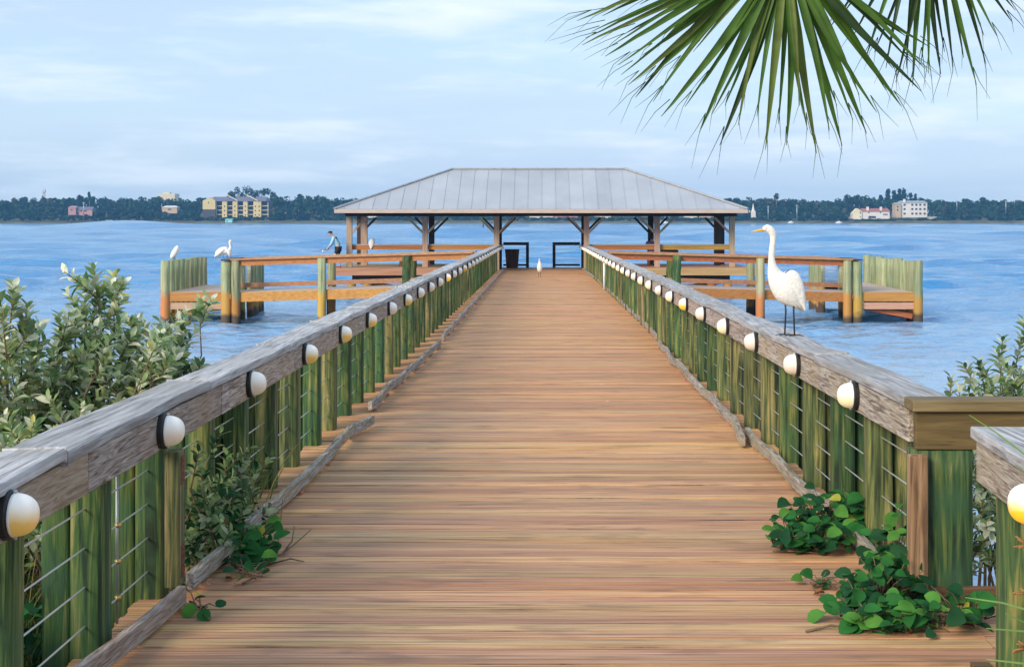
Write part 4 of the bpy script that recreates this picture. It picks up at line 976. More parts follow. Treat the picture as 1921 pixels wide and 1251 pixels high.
tips += [at(q.uniform(-160,0), q.uniform(560,840), q.uniform(7.8,9.0)) for _ in range(16)]
tips = [t if t.x < -2.2 else Vector((-2.2, t.y, t.z)) for t in tips]
shrub('silver_bush', 'big silvery green bush growing beside the near left railing', 'bush', (-3.1, 8.4, .45), tips, SILVER, .086, 8, 18, seed=2, weights=(6,6,4,3,1))
tips = [at(q.uniform(350,515), q.uniform(840,1010), q.uniform(8.6,9.8)) for _ in range(20)]
tips += [at(*t) for t in ((512,857,10.2),(490,870,10.0),(415,800,9.0),(430,850,9.0),(380,900,8.4),(470,930,9.7))]
tips = [t if t.x < -2.12 else Vector((-2.12-q.uniform(0,.25), t.y, t.z)) for t in tips]
tips += [at(*t) for t in ((372,850,7.65),(380,890,7.7),(372,930,7.75),(390,960,7.8),(380,1000,7.75),(398,1020,7.9),(410,985,8.0),(400,905,7.9),(425,860,8.2),(440,900,8.35),(455,870,8.5),(470,930,8.8),(480,885,8.8),(505,860,9.2),(370,1035,7.7),(430,1010,8.2),(455,985,8.6),(412,815,8.05))]
shrub('silver_bush', 'small blue-green bush behind the left railing posts, below the cap board', 'bush', (-2.35, 8.3, .45), tips, [SILVER[1], SILVER[3], SILVER[0], VINE[1], SILVER[1]], .075, 4, 13, seed=5, weights=(5,4,2,3,1), spread=.17)
tips = [at(*t) for t in ((1784,715,9.4),(1800,735,9.3),(1812,690,9.5),(1838,685,9.6),(1850,700,9.6),(1872,662,9.7),(1890,690,9.6),(1880,640,9.9),(1921,605,10.0),(1915,640,10),(1935,660,9.9),(1905,720,9.5),(1860,735,9.4),(1830,725,9.4),(1915,700,9.6),(1940,600,10),(1960,640,9.8),(1990,600,9.8),(1960,700,9.5),(2050,640,9.5),(1830,890,8.9),(1842,940,8.8),(1825,985,9.0),(1840,910,8.9),(1900,860,8.8),(1880,800,9.0),(1930,760,9.2))]
shrub('silver_bush', 'silvery bush rising behind the brown cross railing on the right', 'bush', (3.3, 9.4, .3), tips, SILVER, .085, 4, 15, seed=8, weights=(4,6,3,4,1))
# undergrowth of dark leaves and tall grass outside the left railing
def grass(name, n, area, hts, label=None, seed=1, wts=(4,3,3,1), lean=(0,0), w=.006, kind='stuff'):
    q = random.Random(seed); b = MB(); idx = [i for i, k in enumerate(wts) for _ in range(k)]
    for _ in range(n):
        x, y = q.uniform(*area[0]), q.uniform(*area[1]); z = max(shore_z(x, y), -.05) - .02; h = q.uniform(*hts); a = q.uniform(0, 2*math.pi)
        bend = q.uniform(.15,.9)*h; dx, dy = math.cos(a)*bend + lean[0]*h, math.sin(a)*bend + lean[1]*h; s_ = Vector((-math.sin(a), math.cos(a), 0)); vs = []
        for k in range(6):
            t = k/5; p = Vector((x + dx*t*t, y + dy*t*t, z + h*(t - .35*t*t*min(1,bend/h)))); ww = w*(1-t)**.7*q.uniform(.9,1.2)
            vs += [p - s_*ww, p + s_*ww]
        b.add(vs, [(2*k,2*k+1,2*k+3,2*k+2) for k in range(5)], q.choice(idx), True)
    o = b.build(name, GRASS)
    return tag(o, label, None, None, kind)
grass('tall_grass', 15000, ((-4.6,-2.5),(4.8,9.6)), (.8,1.6), seed=4, w=.008, wts=(4,4,2,1), lean=(-.45,.1))
grass('tall_grass', 500, ((-2.7,-2.15),(8.4,10.2)), (.4,1.0), seed=6, wts=(4,2,2,3))
grass('tall_grass', 500, ((2.2,5.2),(7.5,9.5)), (.3,.7), seed=7)
def leaflitter(name, n, area, seed, mats, r_=(.025,.05), zr=(.0,.35)):
    q = random.Random(seed); b = MB()
    for _ in range(n):
        x, y = q.uniform(*area[0]), q.uniform(*area[1]); z = max(shore_z(x,y), 0) + q.uniform(*zr)
        a = q.uniform(0,6.28); L_ = 2*q.uniform(*r_); b.oval((x,y,z), (math.cos(a), math.sin(a), q.uniform(-.4,.4)), (q.uniform(-.6,.6), q.uniform(-.9,.3), q.uniform(.3,1)), L_, L_*q.uniform(.6,.85), q.choice((0,0,1,1,1,2)))
    return tag(b.build(name, mats), kind='stuff')
leaflitter('undergrowth', 9000, ((-4.8,-2.3),(3.5,10.0)), 3, VINE, (.025,.05), (0,.95))
leaflitter('undergrowth', 900, ((2.15,5.5),(7.35,9.6)), 9, VINE)
def tuft():
    r = thing('grass_tuft', 'tuft of green and straw blades leaning over the left toe board', 'grass'); q = random.Random(12); b = MB()
    for i in range(46):
        p0 = Vector((-2.0+q.uniform(-.12,.06), 9.2+q.uniform(-.35,.55), deckz(9.2)-.25)); tip = p0 + Vector((q.uniform(-.15,.34), q.uniform(-.3,.4), q.uniform(.4,.85)))
        s_ = Vector((.8,.6,0)).normalized(); vs = []
        for k in range(6):
            t = k/5; p = p0.lerp(tip, t) + Vector((0,0,.12*math.sin(math.pi*t))); ww = .007*(1-t)**.6; vs += [p-s_*ww, p+s_*ww]
        b.add(vs, [(2*k,2*k+1,2*k+3,2*k+2) for k in range(5)], q.choice((0,0,1,1,3)), True)
    b.build('blades', GRASS, r)
tuft()
def vine(label, spots, seed, bare=()):
    """beach vine creeping over the planks: runners, upright stalks, cupped round leaves"""
    r = thing('creeping_vine', label, 'vine'); q = random.Random(seed); st = MB(); lv = MB()
    for (x0, y0, x1, y1, n, h) in spots:
        a = on_deck(x0, y0); c = on_deck(x1, y1); pts = []
        for k in range(7):
            t = k/6; p = a.lerp(c, t) + Vector((q.uniform(-.03,.03), q.uniform(-.05,.05), 0)); p.z = deckz(p.y) + .012 + q.uniform(0,.02); pts.append(p)
        rn = MB(); rn.tube(pts, .0065, 5); rn.build('runner', M['twig'], r)
        for i in range(int(n*1.5)):
            t = q.random(); p = a.lerp(c, t) + Vector((q.uniform(-.10,.10), q.uniform(-.16,.16), 0)); z0 = deckz(p.y)
            z = z0 + .025 + h*q.random()**.8*(1 - .5*abs(2*t-1)); lp = Vector((p.x, p.y, z)); root = a.lerp(c, min(1,max(0,t+q.uniform(-.1,.1)))); root.z = z0+.012
            st.tube([root, root.lerp(lp,.6)+Vector((0,0,.02)), lp], [.004,.003,.002], 4)
            ang = q.uniform(0, 6.28); L_ = q.choice((q.uniform(.045,.07), q.uniform(.06,.095), q.uniform(.07,.11)))
            lv.oval(lp, (math.cos(ang), math.sin(ang)*.8 - .25, q.uniform(-.35,.5)), (q.uniform(-.6,.6), q.uniform(-.9,.1), q.uniform(.3,1)), L_, L_*q.uniform(.68,.92), q.choice((0,0,0,1,1,1,1,2,0) + ((2,3) if q.random() < .12 else ())), q.uniform(.05,.3))
    for pts in bare:
        w = []
        for (x, y, dz) in pts: p = on_deck(x, y); p.z += dz; w.append(p)
        rn = MB(); rn.tube(w, [.007*(1-.6*k/(len(w)-1)) for k in range(len(w))], 5); rn.build('shoot', M['twig'], r)
    for k in range(5):                                    # dead leaves caught among the stalks
        (x0, y0, x1, y1, n, h) = q.choice(spots); p = on_deck(x0, y0).lerp(on_deck(x1, y1), q.random()) + Vector((q.uniform(-.12,.12), q.uniform(-.18,-.02), 0)); p.z = deckz(p.y) + .012; a_ = q.uniform(0, 6.28)
        lv.oval(p, (math.cos(a_), math.sin(a_), .1), (0,0,1), .06, .035, 4, .5)
    st.build('leaf_stalks', M['twig'], r); lv.build('leaves', VINE, r)
vine('green creeping vine with bare brown shoots spilling over the left edge of the planks', [(448,1050,508,1062,22,.10),(455,1040,500,1015,14,.12),(440,1070,480,1090,9,.06),(430,1030,480,1010,16,.16),(362,1142,384,1150,5,.06)], 3,
     [((490,1060,.02),(530,1045,.02),(556,1027,.03),(583,1012,.06)),((495,1052,.02),(522,1030,.05),(527,1005,.10),(530,985,.16)),((500,1062,.01),(545,1054,.02),(570,1056,.01)),((530,1045,.02),(548,1030,.05),(552,1018,.1)),((455,1098,.01),(480,1088,.02),(498,1075,.03))])
vine('thick clump of green vine leaves over the right toe board, the farther clump', [(1452,1030,1560,1036,60,.17),(1480,1020,1600,1000,60,.26),(1560,1010,1640,1010,45,.30),(1590,1035,1650,1020,26,.18)], 5, [((1450,1036,.01),(1500,1040,.02),(1545,1042,.01))])
vine('thick clump of green vine leaves at the foot of the right corner post', [(1590,1172,1705,1182,56,.12),(1610,1150,1705,1132,60,.25),(1630,1112,1695,1112,36,.24),(1655,1080,1700,1085,18,.40),(1680,1185,1810,1175,26,.12),(1760,1170,1850,1165,16,.16)], 6, [((1512,1188,.01),(1560,1180,.02),(1620,1186,.02),(1680,1192,.01)),((1700,1190,.01),(1740,1180,.05),(1780,1188,.01))])
vine('small sprig of vine lying alone on the planks near the right clump', [(1528,1100,1545,1098,5,.03)], 7)
# dead brown vine and loose blades at the right edge
dv = thing('dry_vine', 'dry brown vine climbing the near right post', 'vine'); q = random.Random(4); b = MB()
zs = deckz(5.2)
b.tube([(1.80+.012*math.sin(k*1.3), 5.22+.01*math.cos(k*1.7), zs+.02+k*.06) for k in range(14)], .006, 5)
for h in (.12, .32, .52, .70):
    for k in range(9):
        a = q.uniform(0,6.28); b.tube([(1.80,5.22,zs+h), (1.80+.045*math.cos(a)-.02, 5.20+.03*math.sin(a), zs+h+q.uniform(-.02,.05))], [.006,.003], 5)
b.build('twigs', plain('dry_twig', (.30,.15,.05), .8, 0, .3, 20), dv)
def blades(label, rows):
    r = thing('grass_tuft', label, 'grass'); b = MB()
    for pts in rows:
        w = [at(*p) for p in pts]; out = []
        for i in range(len(w)-1):
            for k in range(4): out.append(w[i].lerp(w[i+1], k/4))
        out.append(w[-1]); vs = []
        for i, p in enumerate(out): ww = .0045*(1 - i/len(out))**.6 + .0005; vs += [p-Vector((0,.3,1)).normalized()*ww, p+Vector((0,.3,1)).normalized()*ww]
        b.add(vs, [(2*k,2*k+1,2*k+3,2*k+2) for k in range(len(out)-1)], 3, True); b.build('blade', GRASS, r); b = MB()
blades('thin bright green blades arching in across the near right post', [((2050,1190,4.9),(1950,1150,4.9),(1880,1130,4.95),(1810,1120,5.0)),((2050,1150,4.9),(1940,1185,4.9),(1850,1178,4.95)),((2050,1270,4.8),(1930,1245,4.8),(1850,1236,4.85)),((2050,940,4.6),(1930,858,4.7),(1870,812,4.8),(1818,778,4.9)),((2040,1210,4.8),(1940,1175,4.8),(1885,1150,4.8)),((2040,1000,4.6),(1935,895,4.6),(1905,872,4.6))])

# ------------------------------------------------------------------ fan palm reaching in from the right
PALM = [leafmat('palm_blade', (.065,.14,.022), None, .4, .45), leafmat('palm_blade_dark', (.022,.05,.014), None, .25, .45), leafmat('palm_blade_pale', (.12,.17,.035), None, .4, .45)]
def frond(parent, base, hub, tips, seed, w0=.024, dark=False):
    q = random.Random(seed); hub = Vector(hub); base = Vector(base); b = MB()
    for i, (tp, ws) in enumerate(tips):
        tp = Vector(tp); ax = tp - hub; ln = ax.length; d = ax.normalized()
        view = Vector((q.uniform(-.35,.35), -1, q.uniform(-.2,.2))); s_ = d.cross(view).normalized(); nn = s_.cross(d)
        sag = q.uniform(-.03,.03)*ln; n = 12; vs = []; m = (1 if dark else 0) if q.random() < .72 else (0 if dark else q.choice((1,2,2)))
        for k in range(n+1):
            t = k/n; c = hub + ax*t + s_*(sag*math.sin(math.pi*t)) + nn*(.03*ln*math.sin(math.pi*t)) - Vector((0,0,.03*ln*t*t*q.uniform(.9,1.1)))
            prof = (.45 + .55*min(1,t/.42)) * (1 if t < .45 else max(0, (1-(t-.45)/.55))**.8); ww = w0*ws*prof + .0012
            vs += [c - s_*ww + nn*ww*.55, c - nn*ww*.25, c + s_*ww + nn*ww*.55]
        b.add(vs, [f for k in range(n) for f in ((3*k,3*k+1,3*k+4,3*k+3),(3*k+1,3*k+2,3*k+5,3*k+4))], m, True)
        e = hub + ax*.93
        for sg in ((-1, 1) if q.random() < .75 else (1,)):             # split, thread-like tips
            L_ = ln*q.uniform(.12,.26); p1 = e + d*L_*.5 + s_*sg*L_*q.uniform(.03,.1); p2 = e + d*L_ + s_*sg*L_*q.uniform(.1,.32) - Vector((0,0,L_*.15))
            b.tube([e, p1, p2], [.0028,.0018,.0006], 4, m)
    f = b.build('frond', PALM, parent)
    s2 = MB(); mid = base.lerp(hub, .5) + Vector((0,0,.25)); s2.tube([base, mid, hub + (mid-hub)*.0], [.03,.022,.014], 7); s2.build('stalk', PALM[0], f)
palm = thing('palm_tree', 'fan palm hanging its long green fronds into the top right of the sky', 'palm tree')
TX, TY, TZ = 3.7, 7.4, 6.3
b = MB(); q = random.Random(9); b.tube([(TX+.05*math.sin(k*.7), TY, .1 + (TZ-.1)*k/22) for k in range(23)], [.17+.02*(k%2)+q.uniform(-.01,.01) for k in range(23)], 14); b.build('trunk', M['trunk'], palm)
YPL = 7.0; hub1 = at(1475,-95,YPL)
TX1 = [(1110,48,.5),(1148,75,.5),(1165,130,.5),(1205,95,.55),(1225,180,.6),(1285,190,.6),(1300,90,.5),(1335,205,.6),(1385,225,.7),(1400,150,.5),(1460,225,.6),(1515,235,.6),(1570,190,.6),(1600,215,.6),(1645,200,.7),(1675,120,.6),(1710,110,.6)]
T1 = TX1 + [(1082,28,.75),(1098,60,.5),(1092,72,.7),(1135,95,.85),(1170,55,.7),(1160,112,.55),(1178,150,.95),(1192,172,.9),(1212,140,.8),(1240,208,1.0),(1262,120,.8),(1250,60,.8),(1312,236,1.0),(1318,150,.7),(1350,262,.95),(1360,190,.6),(1436,270,.95),(1420,210,.6),(1475,262,.95),(1500,190,.5),(1532,278,.95),(1556,236,.8),(1580,262,.95),(1626,240,1.0),(1612,170,.6),(1662,160,.9),(1692,190,.95),(1728,160,.9),(1735,120,.8),(1745,80,.6),(1700,60,.7),(1130,20,.7),(1200,0,.7)]
frond(palm, (TX,TY,TZ), hub1, [(at(x,y,YPL+q.uniform(-.12,.12)),w) for x,y,w in T1], 3)
hub2 = at(1738,-190,7.25)
T2 = [(1600,60,.7),(1622,105,.7),(1640,90,.6),(1662,118,.7),(1680,145,.8),(1700,120,.6),(1712,152,.9),(1728,110,.7),(1742,128,.8),(1765,130,.9),(1772,90,.6),(1788,118,.8),(1808,100,.7),(1832,150,.9),(1850,112,.85),(1846,60,.6),(1870,60,.7),(1900,35,.8),(1905,12,.7),(1580,20,.7),(1560,40,.6)]
frond(palm, (TX,TY,TZ), hub2, [(at(x,y,7.25+q.uniform(-.12,.12)),w) for x,y,w in T2], 4, .020, True)
for k in range(9):                                       # the rest of the crown, out of the picture
    a = R(-60 + 34*k); dr = Vector((math.cos(a), math.sin(a), 0))
    if dr.x < -.3 and dr.y < .9: continue
    hb = Vector((TX,TY,TZ)) + dr*1.1 + Vector((0,0,.55 - .3*(k%3))); tl = []
    sdv = Vector((-dr.y, dr.x, 0))
    for j in range(24):
        t = R(-115 + 230*j/23); tl.append((hb + (dr*math.cos(t) + sdv*math.sin(t))*q.uniform(.8,1.0) - Vector((0,0,.45+.2*q.random())), .9))
    frond(palm, (TX,TY,TZ), hb, tl, 20+k)

# ------------------------------------------------------------------ the far shore
CROWN = [leafmat('far_green', (.014,.058,.036), None, .15, .7), leafmat('far_dark_green', (.006,.028,.026), None, .15, .7), leafmat('far_olive', (.045,.085,.035), None, .15, .7), leafmat('far_brown_green', (.09,.085,.05), None, .15, .7)]
def crown(b, c, rx, ry, rz, n, size, q, mats):
    """leafy faces scattered through lumpy clumps inside an ellipsoid"""
    lumps = [Vector((q.gauss(0,.45), q.gauss(0,.45), q.gauss(.1,.45))) for _ in range(7)]
    c = Vector(c); mlist = [q.choice(mats) for _ in lumps]
    for i in range(n):
        k = i % 7; l = lumps[k]; v = Vector((q.gauss(0,1), q.gauss(0,1), q.gauss(0,1))).normalized()*(.32+.2*q.random())
        p = l*.75 + v
        if p.length > 1.05: p = p.normalized()*1.05
        pos = c + Vector((p.x*rx, p.y*ry, p.z*rz)); nn = (v + Vector((q.uniform(-.6,.6), q.uniform(-.6,.6), q.uniform(-.2,.8)))).normalized()
        a = nn.orthogonal().normalized(); e = nn.cross(a); t = q.uniform(0,6.28); a, e = a*math.cos(t)+e*math.sin(t), e*math.cos(t)-a*math.sin(t); s_ = size*q.uniform(.6,1.4)
        b.add([pos-a*s_, pos-e*s_*.7, pos+a*s_, pos+e*s_*.7], [(0,1,2,3)], mlist[k] if q.random() < .8 else q.choice(mats))
SIL = [(-700,374),(0,378),(30,370),(60,371),(90,369),(112,373),(150,367),(170,372),(215,371),(250,369),(300,372),(330,373),(360,375),(400,370),(440,369),(500,369),(540,371),(570,366),(620,372),(660,372),(800,376),(1000,384),(1120,384),(1300,376),(1400,372),(1440,373),(1480,374),(1520,375),(1560,378),(1600,367),(1640,368),(1700,373),(1780,376),(1830,373),(1880,377),(1921,376),(2600,374)]
def sil(x):
    for (a, ya), (c, yc) in zip(SIL, SIL[1:]):
        if a <= x <= c: return ya + (yc-ya)*(x-a)/(c-a)
    return 375
KEEP = [(378,506,407,1060),(1588,1676,411,1060),(1672,1744,410,1060),(124,176,403,1050),(303,336,396,1050),(985,1240,407,1050),(1270,1345,408,1050),(684,712,408,1050),(1405,1422,397,1050)]
def woods():
    b = MB(); tr = MB(); q = random.Random(77)
    for (Y, step, lo, hi, jit) in ((1120,13,1.0,1.0,3),(1070,12,.80,.98,4),(1035,11,.5,.9,6),(1012,9,.15,.5,5)):
        x = -420
        while x < 2360:
            yt = sil(x) ; y_sh = 416.5 - (1035-1000)*.06
            f = q.uniform(lo, hi); ytop = y_sh - (y_sh-yt)*f + q.uniform(-2.5,3.0)
            blocked = False
            for (k0, k1, kb, ky) in KEEP:
                if k0-5 < x < k1+5 and Y < ky: ytop = max(ytop, kb + q.uniform(-.5,1.5)); blocked = True
            p = at(x, ytop, Y); zb = max(.5, 2+ (Y-1010)*.06); h = max(1.5, p.z - zb)
            rx = step*Y/F*q.uniform(.65,.95); rz = h*.36 if h > 5 else h*.5
            crown(b, (p.x, Y+q.uniform(-4,4), p.z - rz*.95), rx, rx, rz, 190, .95 if h > 5 else .7, q, (0,0,1,2) if q.random() < .7 else (1,1,0,3))
            if h > 5: crown(b, (p.x+q.uniform(-2,2), Y+q.uniform(-4,0), zb + h*.28), rx*1.1, rx, h*.30, 90, 1.0, q, (1,1,0))
            if h > 8 and q.random() < .55: tr.tube([(p.x, Y-4, zb-1), (p.x+q.uniform(-1,1), Y-3, zb+h*.5)], [.28,.15], 4)
            x += step*q.uniform(.75,1.15)
    o = tag(b.build('woodland', CROWN), kind='stuff')
    t = tr.build('trunks', plain('pale_trunk', (.30,.25,.22), .9), o); t['kind'] = 'stuff'
woods()
def far_tree(name, label, px_, yt, yb, wpx, Y, mats, group, conic=False, seed=0):
    r = thing(name, label, 'tree', group); q = random.Random(seed); p = at(px_, yt, Y); z0 = at(px_, yb, Y).z; h = p.z - z0; w = wpx*Y/F/2
    b = MB(); b.tube([(p.x,Y,z0-2),(p.x+q.uniform(-.4,.4),Y,z0+h*.9)], [.35,.12], 6); b.build('trunk', M['trunk'], r)
    b = MB()
    if conic:
        for k in range(6):
            t = k/5; crown(b, (p.x, Y, z0+h*(.28+.66*t)), w*(1.15-.62*t)*q.uniform(.8,1.15), w*(1.15-.62*t), h*.15, 90, .75, q, mats)
    else: crown(b, (p.x, Y, p.z - h*.34), w, w, h*.36, 240, .75, q, mats)
    b.build('crown', CROWN, r)
far_tree('pine_tree', 'wide dark pine standing highest behind the yellow apartment block', 463, 350, 385, 34, 1075, (1,1,0), 'dark pines behind the yellow block', False, 1)
for i, (x_, y_, w_, lab) in enumerate(((447,352,22,'dark pine just left of the highest pine behind the yellow block'),(434,360,18,'leftmost dark pine over the roof of the yellow block'),(480,354,24,'dark pine just right of the highest pine behind the yellow block'),(497,351,30,'right dark pine of the tall clump behind the yellow block'),(514,361,20,'lower dark pine beyond the right end of the yellow block'))):
    far_tree('pine_tree', lab, x_, y_, 390, w_, 1080+i, (1,1,0), 'dark pines behind the yellow block', False, 10+i)
for i, (x_, y_, w_, lab) in enumerate(((1653,367,14,'short conical pine left of the pine clump on the right shore'),(1666,357,17,'tall conical pine at the left of the clump above the white block'),(1678,358,15,'second conical pine from the left above the white block'),(1687,356,15,'middle conical pine of the clump above the white block'),(1696,356,17,'tallest right hand conical pine above the white block'),(1708,364,14,'lower conical pine at the right of the clump above the white block'),(1717,366,7,'small lone conical pine at the far right of the clump'))):
    far_tree('pine_tree', lab, x_, y_, 392, w_, 1075+i, (1,1,0), 'dark pines above the white block', True, 30+i)
for i, (x_, y_, w_, lab) in enumerate(((1594,365,26,'round dark tree rising left of the red roofed house'),(1612,364,26,'taller round dark tree behind the red roofed house'))):
    far_tree('broad_tree', lab, x_, y_, 395, w_, 1072, (1,1,0), None, False, 50+i)
far_tree('palm_tree', 'lone tall palm sticking up over the trees on the left shore', 168, 361, 385, 6, 1060, (0,1), None, False, 60)
far_tree('bare_tree', 'thin feathery tree sticking up right of the pavilion roof on the far shore', 1457, 363, 380, 10, 1060, (3,3,2), None, False, 61)

YELLOW = plain('yellow_stucco', (.62,.50,.24), .85, 0, .06, .3); WHITEW = plain('white_stucco', (.66,.63,.60), .85, 0, .06, .3); PINKW = plain('pink_stucco', (.42,.24,.25), .85, 0, .08, .3)
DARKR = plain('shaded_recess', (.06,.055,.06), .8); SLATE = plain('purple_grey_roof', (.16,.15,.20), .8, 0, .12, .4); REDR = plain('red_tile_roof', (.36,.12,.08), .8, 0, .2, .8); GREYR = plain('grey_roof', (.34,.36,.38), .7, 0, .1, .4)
GLASSD = plain('dark_window', (.03,.04,.05), .15); CREAM = plain('cream_trim', (.66,.58,.40), .8, 0, .05, .3); CYAN = plain('turquoise_paint', (.28,.62,.62), .7); TAN = plain('tan_wall', (.50,.38,.26), .85)
def condo():
    r = thing('apartment_building', 'long yellow apartment block with purple grey roofs on the left far shore', 'building')
    Y = 1034; fx = lambda x: at(x, 0, Y).x; fz = lambda y: at(0, y, Y).z
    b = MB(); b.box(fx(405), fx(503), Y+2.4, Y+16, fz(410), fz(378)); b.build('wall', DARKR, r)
    b = MB(); b.add([(fx(382),Y-3,fz(393)),(fx(405.5),Y-3,fz(393)),(fx(405.5),Y-3,fz(377)),(fx(395),Y-3,fz(370.5)),(fx(382),Y-3,fz(377)),(fx(382),Y+14,fz(393)),(fx(405.5),Y+14,fz(393)),(fx(405.5),Y+14,fz(377)),(fx(395),Y+14,fz(370.5)),(fx(382),Y+14,fz(377))],
        [(0,1,2,3,4),(9,8,7,6,5),(0,5,6,1),(1,6,7,2),(2,7,8,3),(3,8,9,4),(4,9,5,0)]); b.build('gable_wing', YELLOW, r)
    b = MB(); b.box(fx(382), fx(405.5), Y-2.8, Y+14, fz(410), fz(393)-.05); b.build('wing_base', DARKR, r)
    for i, (x0, x1) in enumerate(((417.5,426.5),(437,446),(457,465),(476,490.5))):
        b = MB(); b.box(fx(x0), fx(x1), Y-1.5, Y+2.35, fz(408.5), fz(377.5)); t = b.build('stair_tower', YELLOW, r)
        for y in (387.5, 395.5, 403.5):
            for xc in ([(x0+x1)/2] if x1-x0 < 10 else [x0+4, x1-3.5]):
                b = MB(); b.box(fx(xc-1), fx(xc+1), Y-1.56, Y-1.5, fz(y+1.3), fz(y-1.4)); b.build('window', GLASSD, t)
    for y in (386.5, 394.5, 402.5):
        b = MB(); b.box(fx(405.6), fx(503), Y-.4, Y+2.4, fz(y+.7), fz(y-.5)); b.build('balcony', CREAM, r)
    for x in (406, 503):
        b = MB(); b.box(fx(x)-.2, fx(x)+.2, Y-.5, Y-.42, fz(408), fz(379)); b.build('column', CREAM, r)
    for (x0, x1, yl) in ((398,438,377.8),(440,476,377.8),(478,501,377.5)):
        b = MB(); b.add([(fx(x0),Y-2,fz(yl)),(fx(x1),Y-2,fz(yl)),(fx(x1-4),Y+8,fz(369)),(fx(x0-2),Y+8,fz(369)),(fx(x0),Y+16,fz(377)),(fx(x1),Y+16,fz(377))], [(0,1,2,3),(3,2,5,4),(0,3,4),(1,5,2)]); b.build('roof', SLATE, r)
    for (x0, x1) in ((428,447),(465,485)):
        b = MB(); b.beam((fx(x0),Y-2.3,fz(366.3)),(fx(x1),Y-2.3,fz(377)), .6, .9, up=(0,1,0)); b.beam((fx(x0),Y-2.3,fz(366.3)),(fx(x0-3.5),Y+3,fz(369)), .6, .8); b.build('gable_parapet', CREAM, r)
    for y, x in ((380.5,393),):
        b = MB(); b.box(fx(x-1), fx(x+1), Y-3.06, Y-3.0, fz(y+1.4), fz(y-1.4)); b.build('window', GLASSD, r)
condo()
def house(name, label, x0, x1, yr, ye, yb, wall, roof, wins=(), Y=1028, dep=10, hip=.2, chim=(), wing=None):
    r = thing(name, label, 'house' if name == 'house' else 'building'); fx = lambda x: at(x, 0, Y).x; fz = lambda y: at(0, y, Y).z
    b = MB(); b.box(fx(x0), fx(x1), Y, Y+dep, fz(yb)-1, fz(ye)); w = b.build('wall', wall, r)
    k = (x1-x0)*hip; b = MB(); o = .5
    b.add([(fx(x0)-o,Y-o,fz(ye)),(fx(x1)+o,Y-o,fz(ye)),(fx(x1)+o,Y+dep+o,fz(ye)),(fx(x0)-o,Y+dep+o,fz(ye)),(fx(x0+k),Y+dep/2,fz(yr)),(fx(x1-k),Y+dep/2,fz(yr))], [(0,1,5,4),(1,2,5),(2,3,4,5),(3,0,4),(0,3,2,1)]); rf = b.build('roof', roof, r)
    for c in chim:
        b = MB(); b.box(fx(c)-.8, fx(c)+.8, Y+1, Y+2.4, fz(ye), fz(yr-3)); b.build('chimney', WHITEW, rf)
    for (x, y, ww, hh) in wins:
        b = MB(); b.box(fx(x-ww/2), fx(x+ww/2), Y-.06, Y-.004, fz(y+hh/2), fz(y-hh/2)); b.build('window', GLASSD, r)
    if wing:
        b = MB(); a0, a1, at_, ab = wing; b.box(fx(a0), fx(a1), Y-4, Y-.07, fz(ab)-1, fz(at_)); b.build('porch', WHITEW, r)
    return r
rh = house('house', 'white waterside house with a red tile roof and two chimneys on the right far shore', 1617, 1669, 391, 397, 413, WHITEW, REDR, [(1636,407.5,14,4),(1630,398.8,2.4,2.2),(1652,398.8,2.4,2.2),(1661,402.5,9,2)], 1024, 9, .02, (1628.5,1653.5), (1593,1613,408,417))
b = MB(); Y = 1023; fx = lambda x: at(x,0,Y).x; fz = lambda y: at(0,y,Y).z
b.add([(fx(1600),Y,fz(415)),(fx(1617),Y,fz(415)),(fx(1617),Y,fz(397)),(fx(1609),Y,fz(391)),(fx(1600),Y,fz(401)),(fx(1600),Y+9,fz(415)),(fx(1617),Y+9,fz(415)),(fx(1617),Y+9,fz(397)),(fx(1609),Y+9,fz(391)),(fx(1600),Y+9,fz(401))], [(0,1,2,3,4),(9,8,7,6,5),(0,5,6,1),(1,6,7,2),(2,7,8,3),(3,8,9,4),(4,9,5,0)]); g = b.build('gable_wing', CREAM, rh)
for (x,y) in ((1614,399),(1614,408)):
    b = MB(); b.box(fx(x-.9), fx(x+.9), Y-.06, Y-.004, fz(y+1.8), fz(y-1.8)); b.build('window', GLASSD, g)
house('apartment_building', 'white four storey block with rows of dark windows on the right far shore', 1690, 1739.5, 376.5, 381, 413, WHITEW, GREYR, [(x,y,4,3.6) for y in (384.5,392.5,401,) for x in (1697,1711.5,1719,1726.5,1734.5)], 1040, 12, .04, (1697.5,))
house('house', 'lower tan wing beside the white four storey block', 1680, 1690, 380, 383, 410, TAN, GREYR, [(1684,388,3,3),(1684,394,3,3)], 1038, 10, .1)
house('house', 'pinkish flat house half hidden in the trees on the left far shore', 128, 142, 386.5, 390, 401, PINKW, PINKW, [(134,394,4,2)], 1028, 8, .1)
house('house', 'mauve house with a slanted roof right of the pinkish house on the left far shore', 143, 173, 388, 393, 404, PINKW, SLATE, [(152,396,5,2.2),(160,396,5,2.2),(146,400,5,2)], 1030, 9, .02)
house('house', 'small tan house in the trees left of the yellow block', 304, 332, 386, 389.5, 398, TAN, WHITEW, [(318,393,6,2.5)], 1032, 8, .15)
house('house', 'white house seen under the left end of the pavilion eave', 687, 706, 396, 400, 409, WHITEW, GREYR, [(696,403,4,2)], 1030, 8, .15)
house('house', 'long white house seen under the middle of the pavilion eave', 993, 1038, 395, 399, 409, WHITEW, GREYR, [(1004,403,5,2.5),(1016,403,5,2.5),(1028,403,5,2.5)], 1030, 9, .1)
house('house', 'dark mauve house seen left of the right inner pavilion post', 1039, 1056, 392, 397, 408, PINKW, SLATE, [(1047,402,5,2.5)], 1031, 9, .1)
house('house', 'pale pink house seen beside the right inner pavilion post', 1057, 1084, 396, 399, 409, PINKW, WHITEW, [(1068,403,6,2)], 1030, 9, .1)
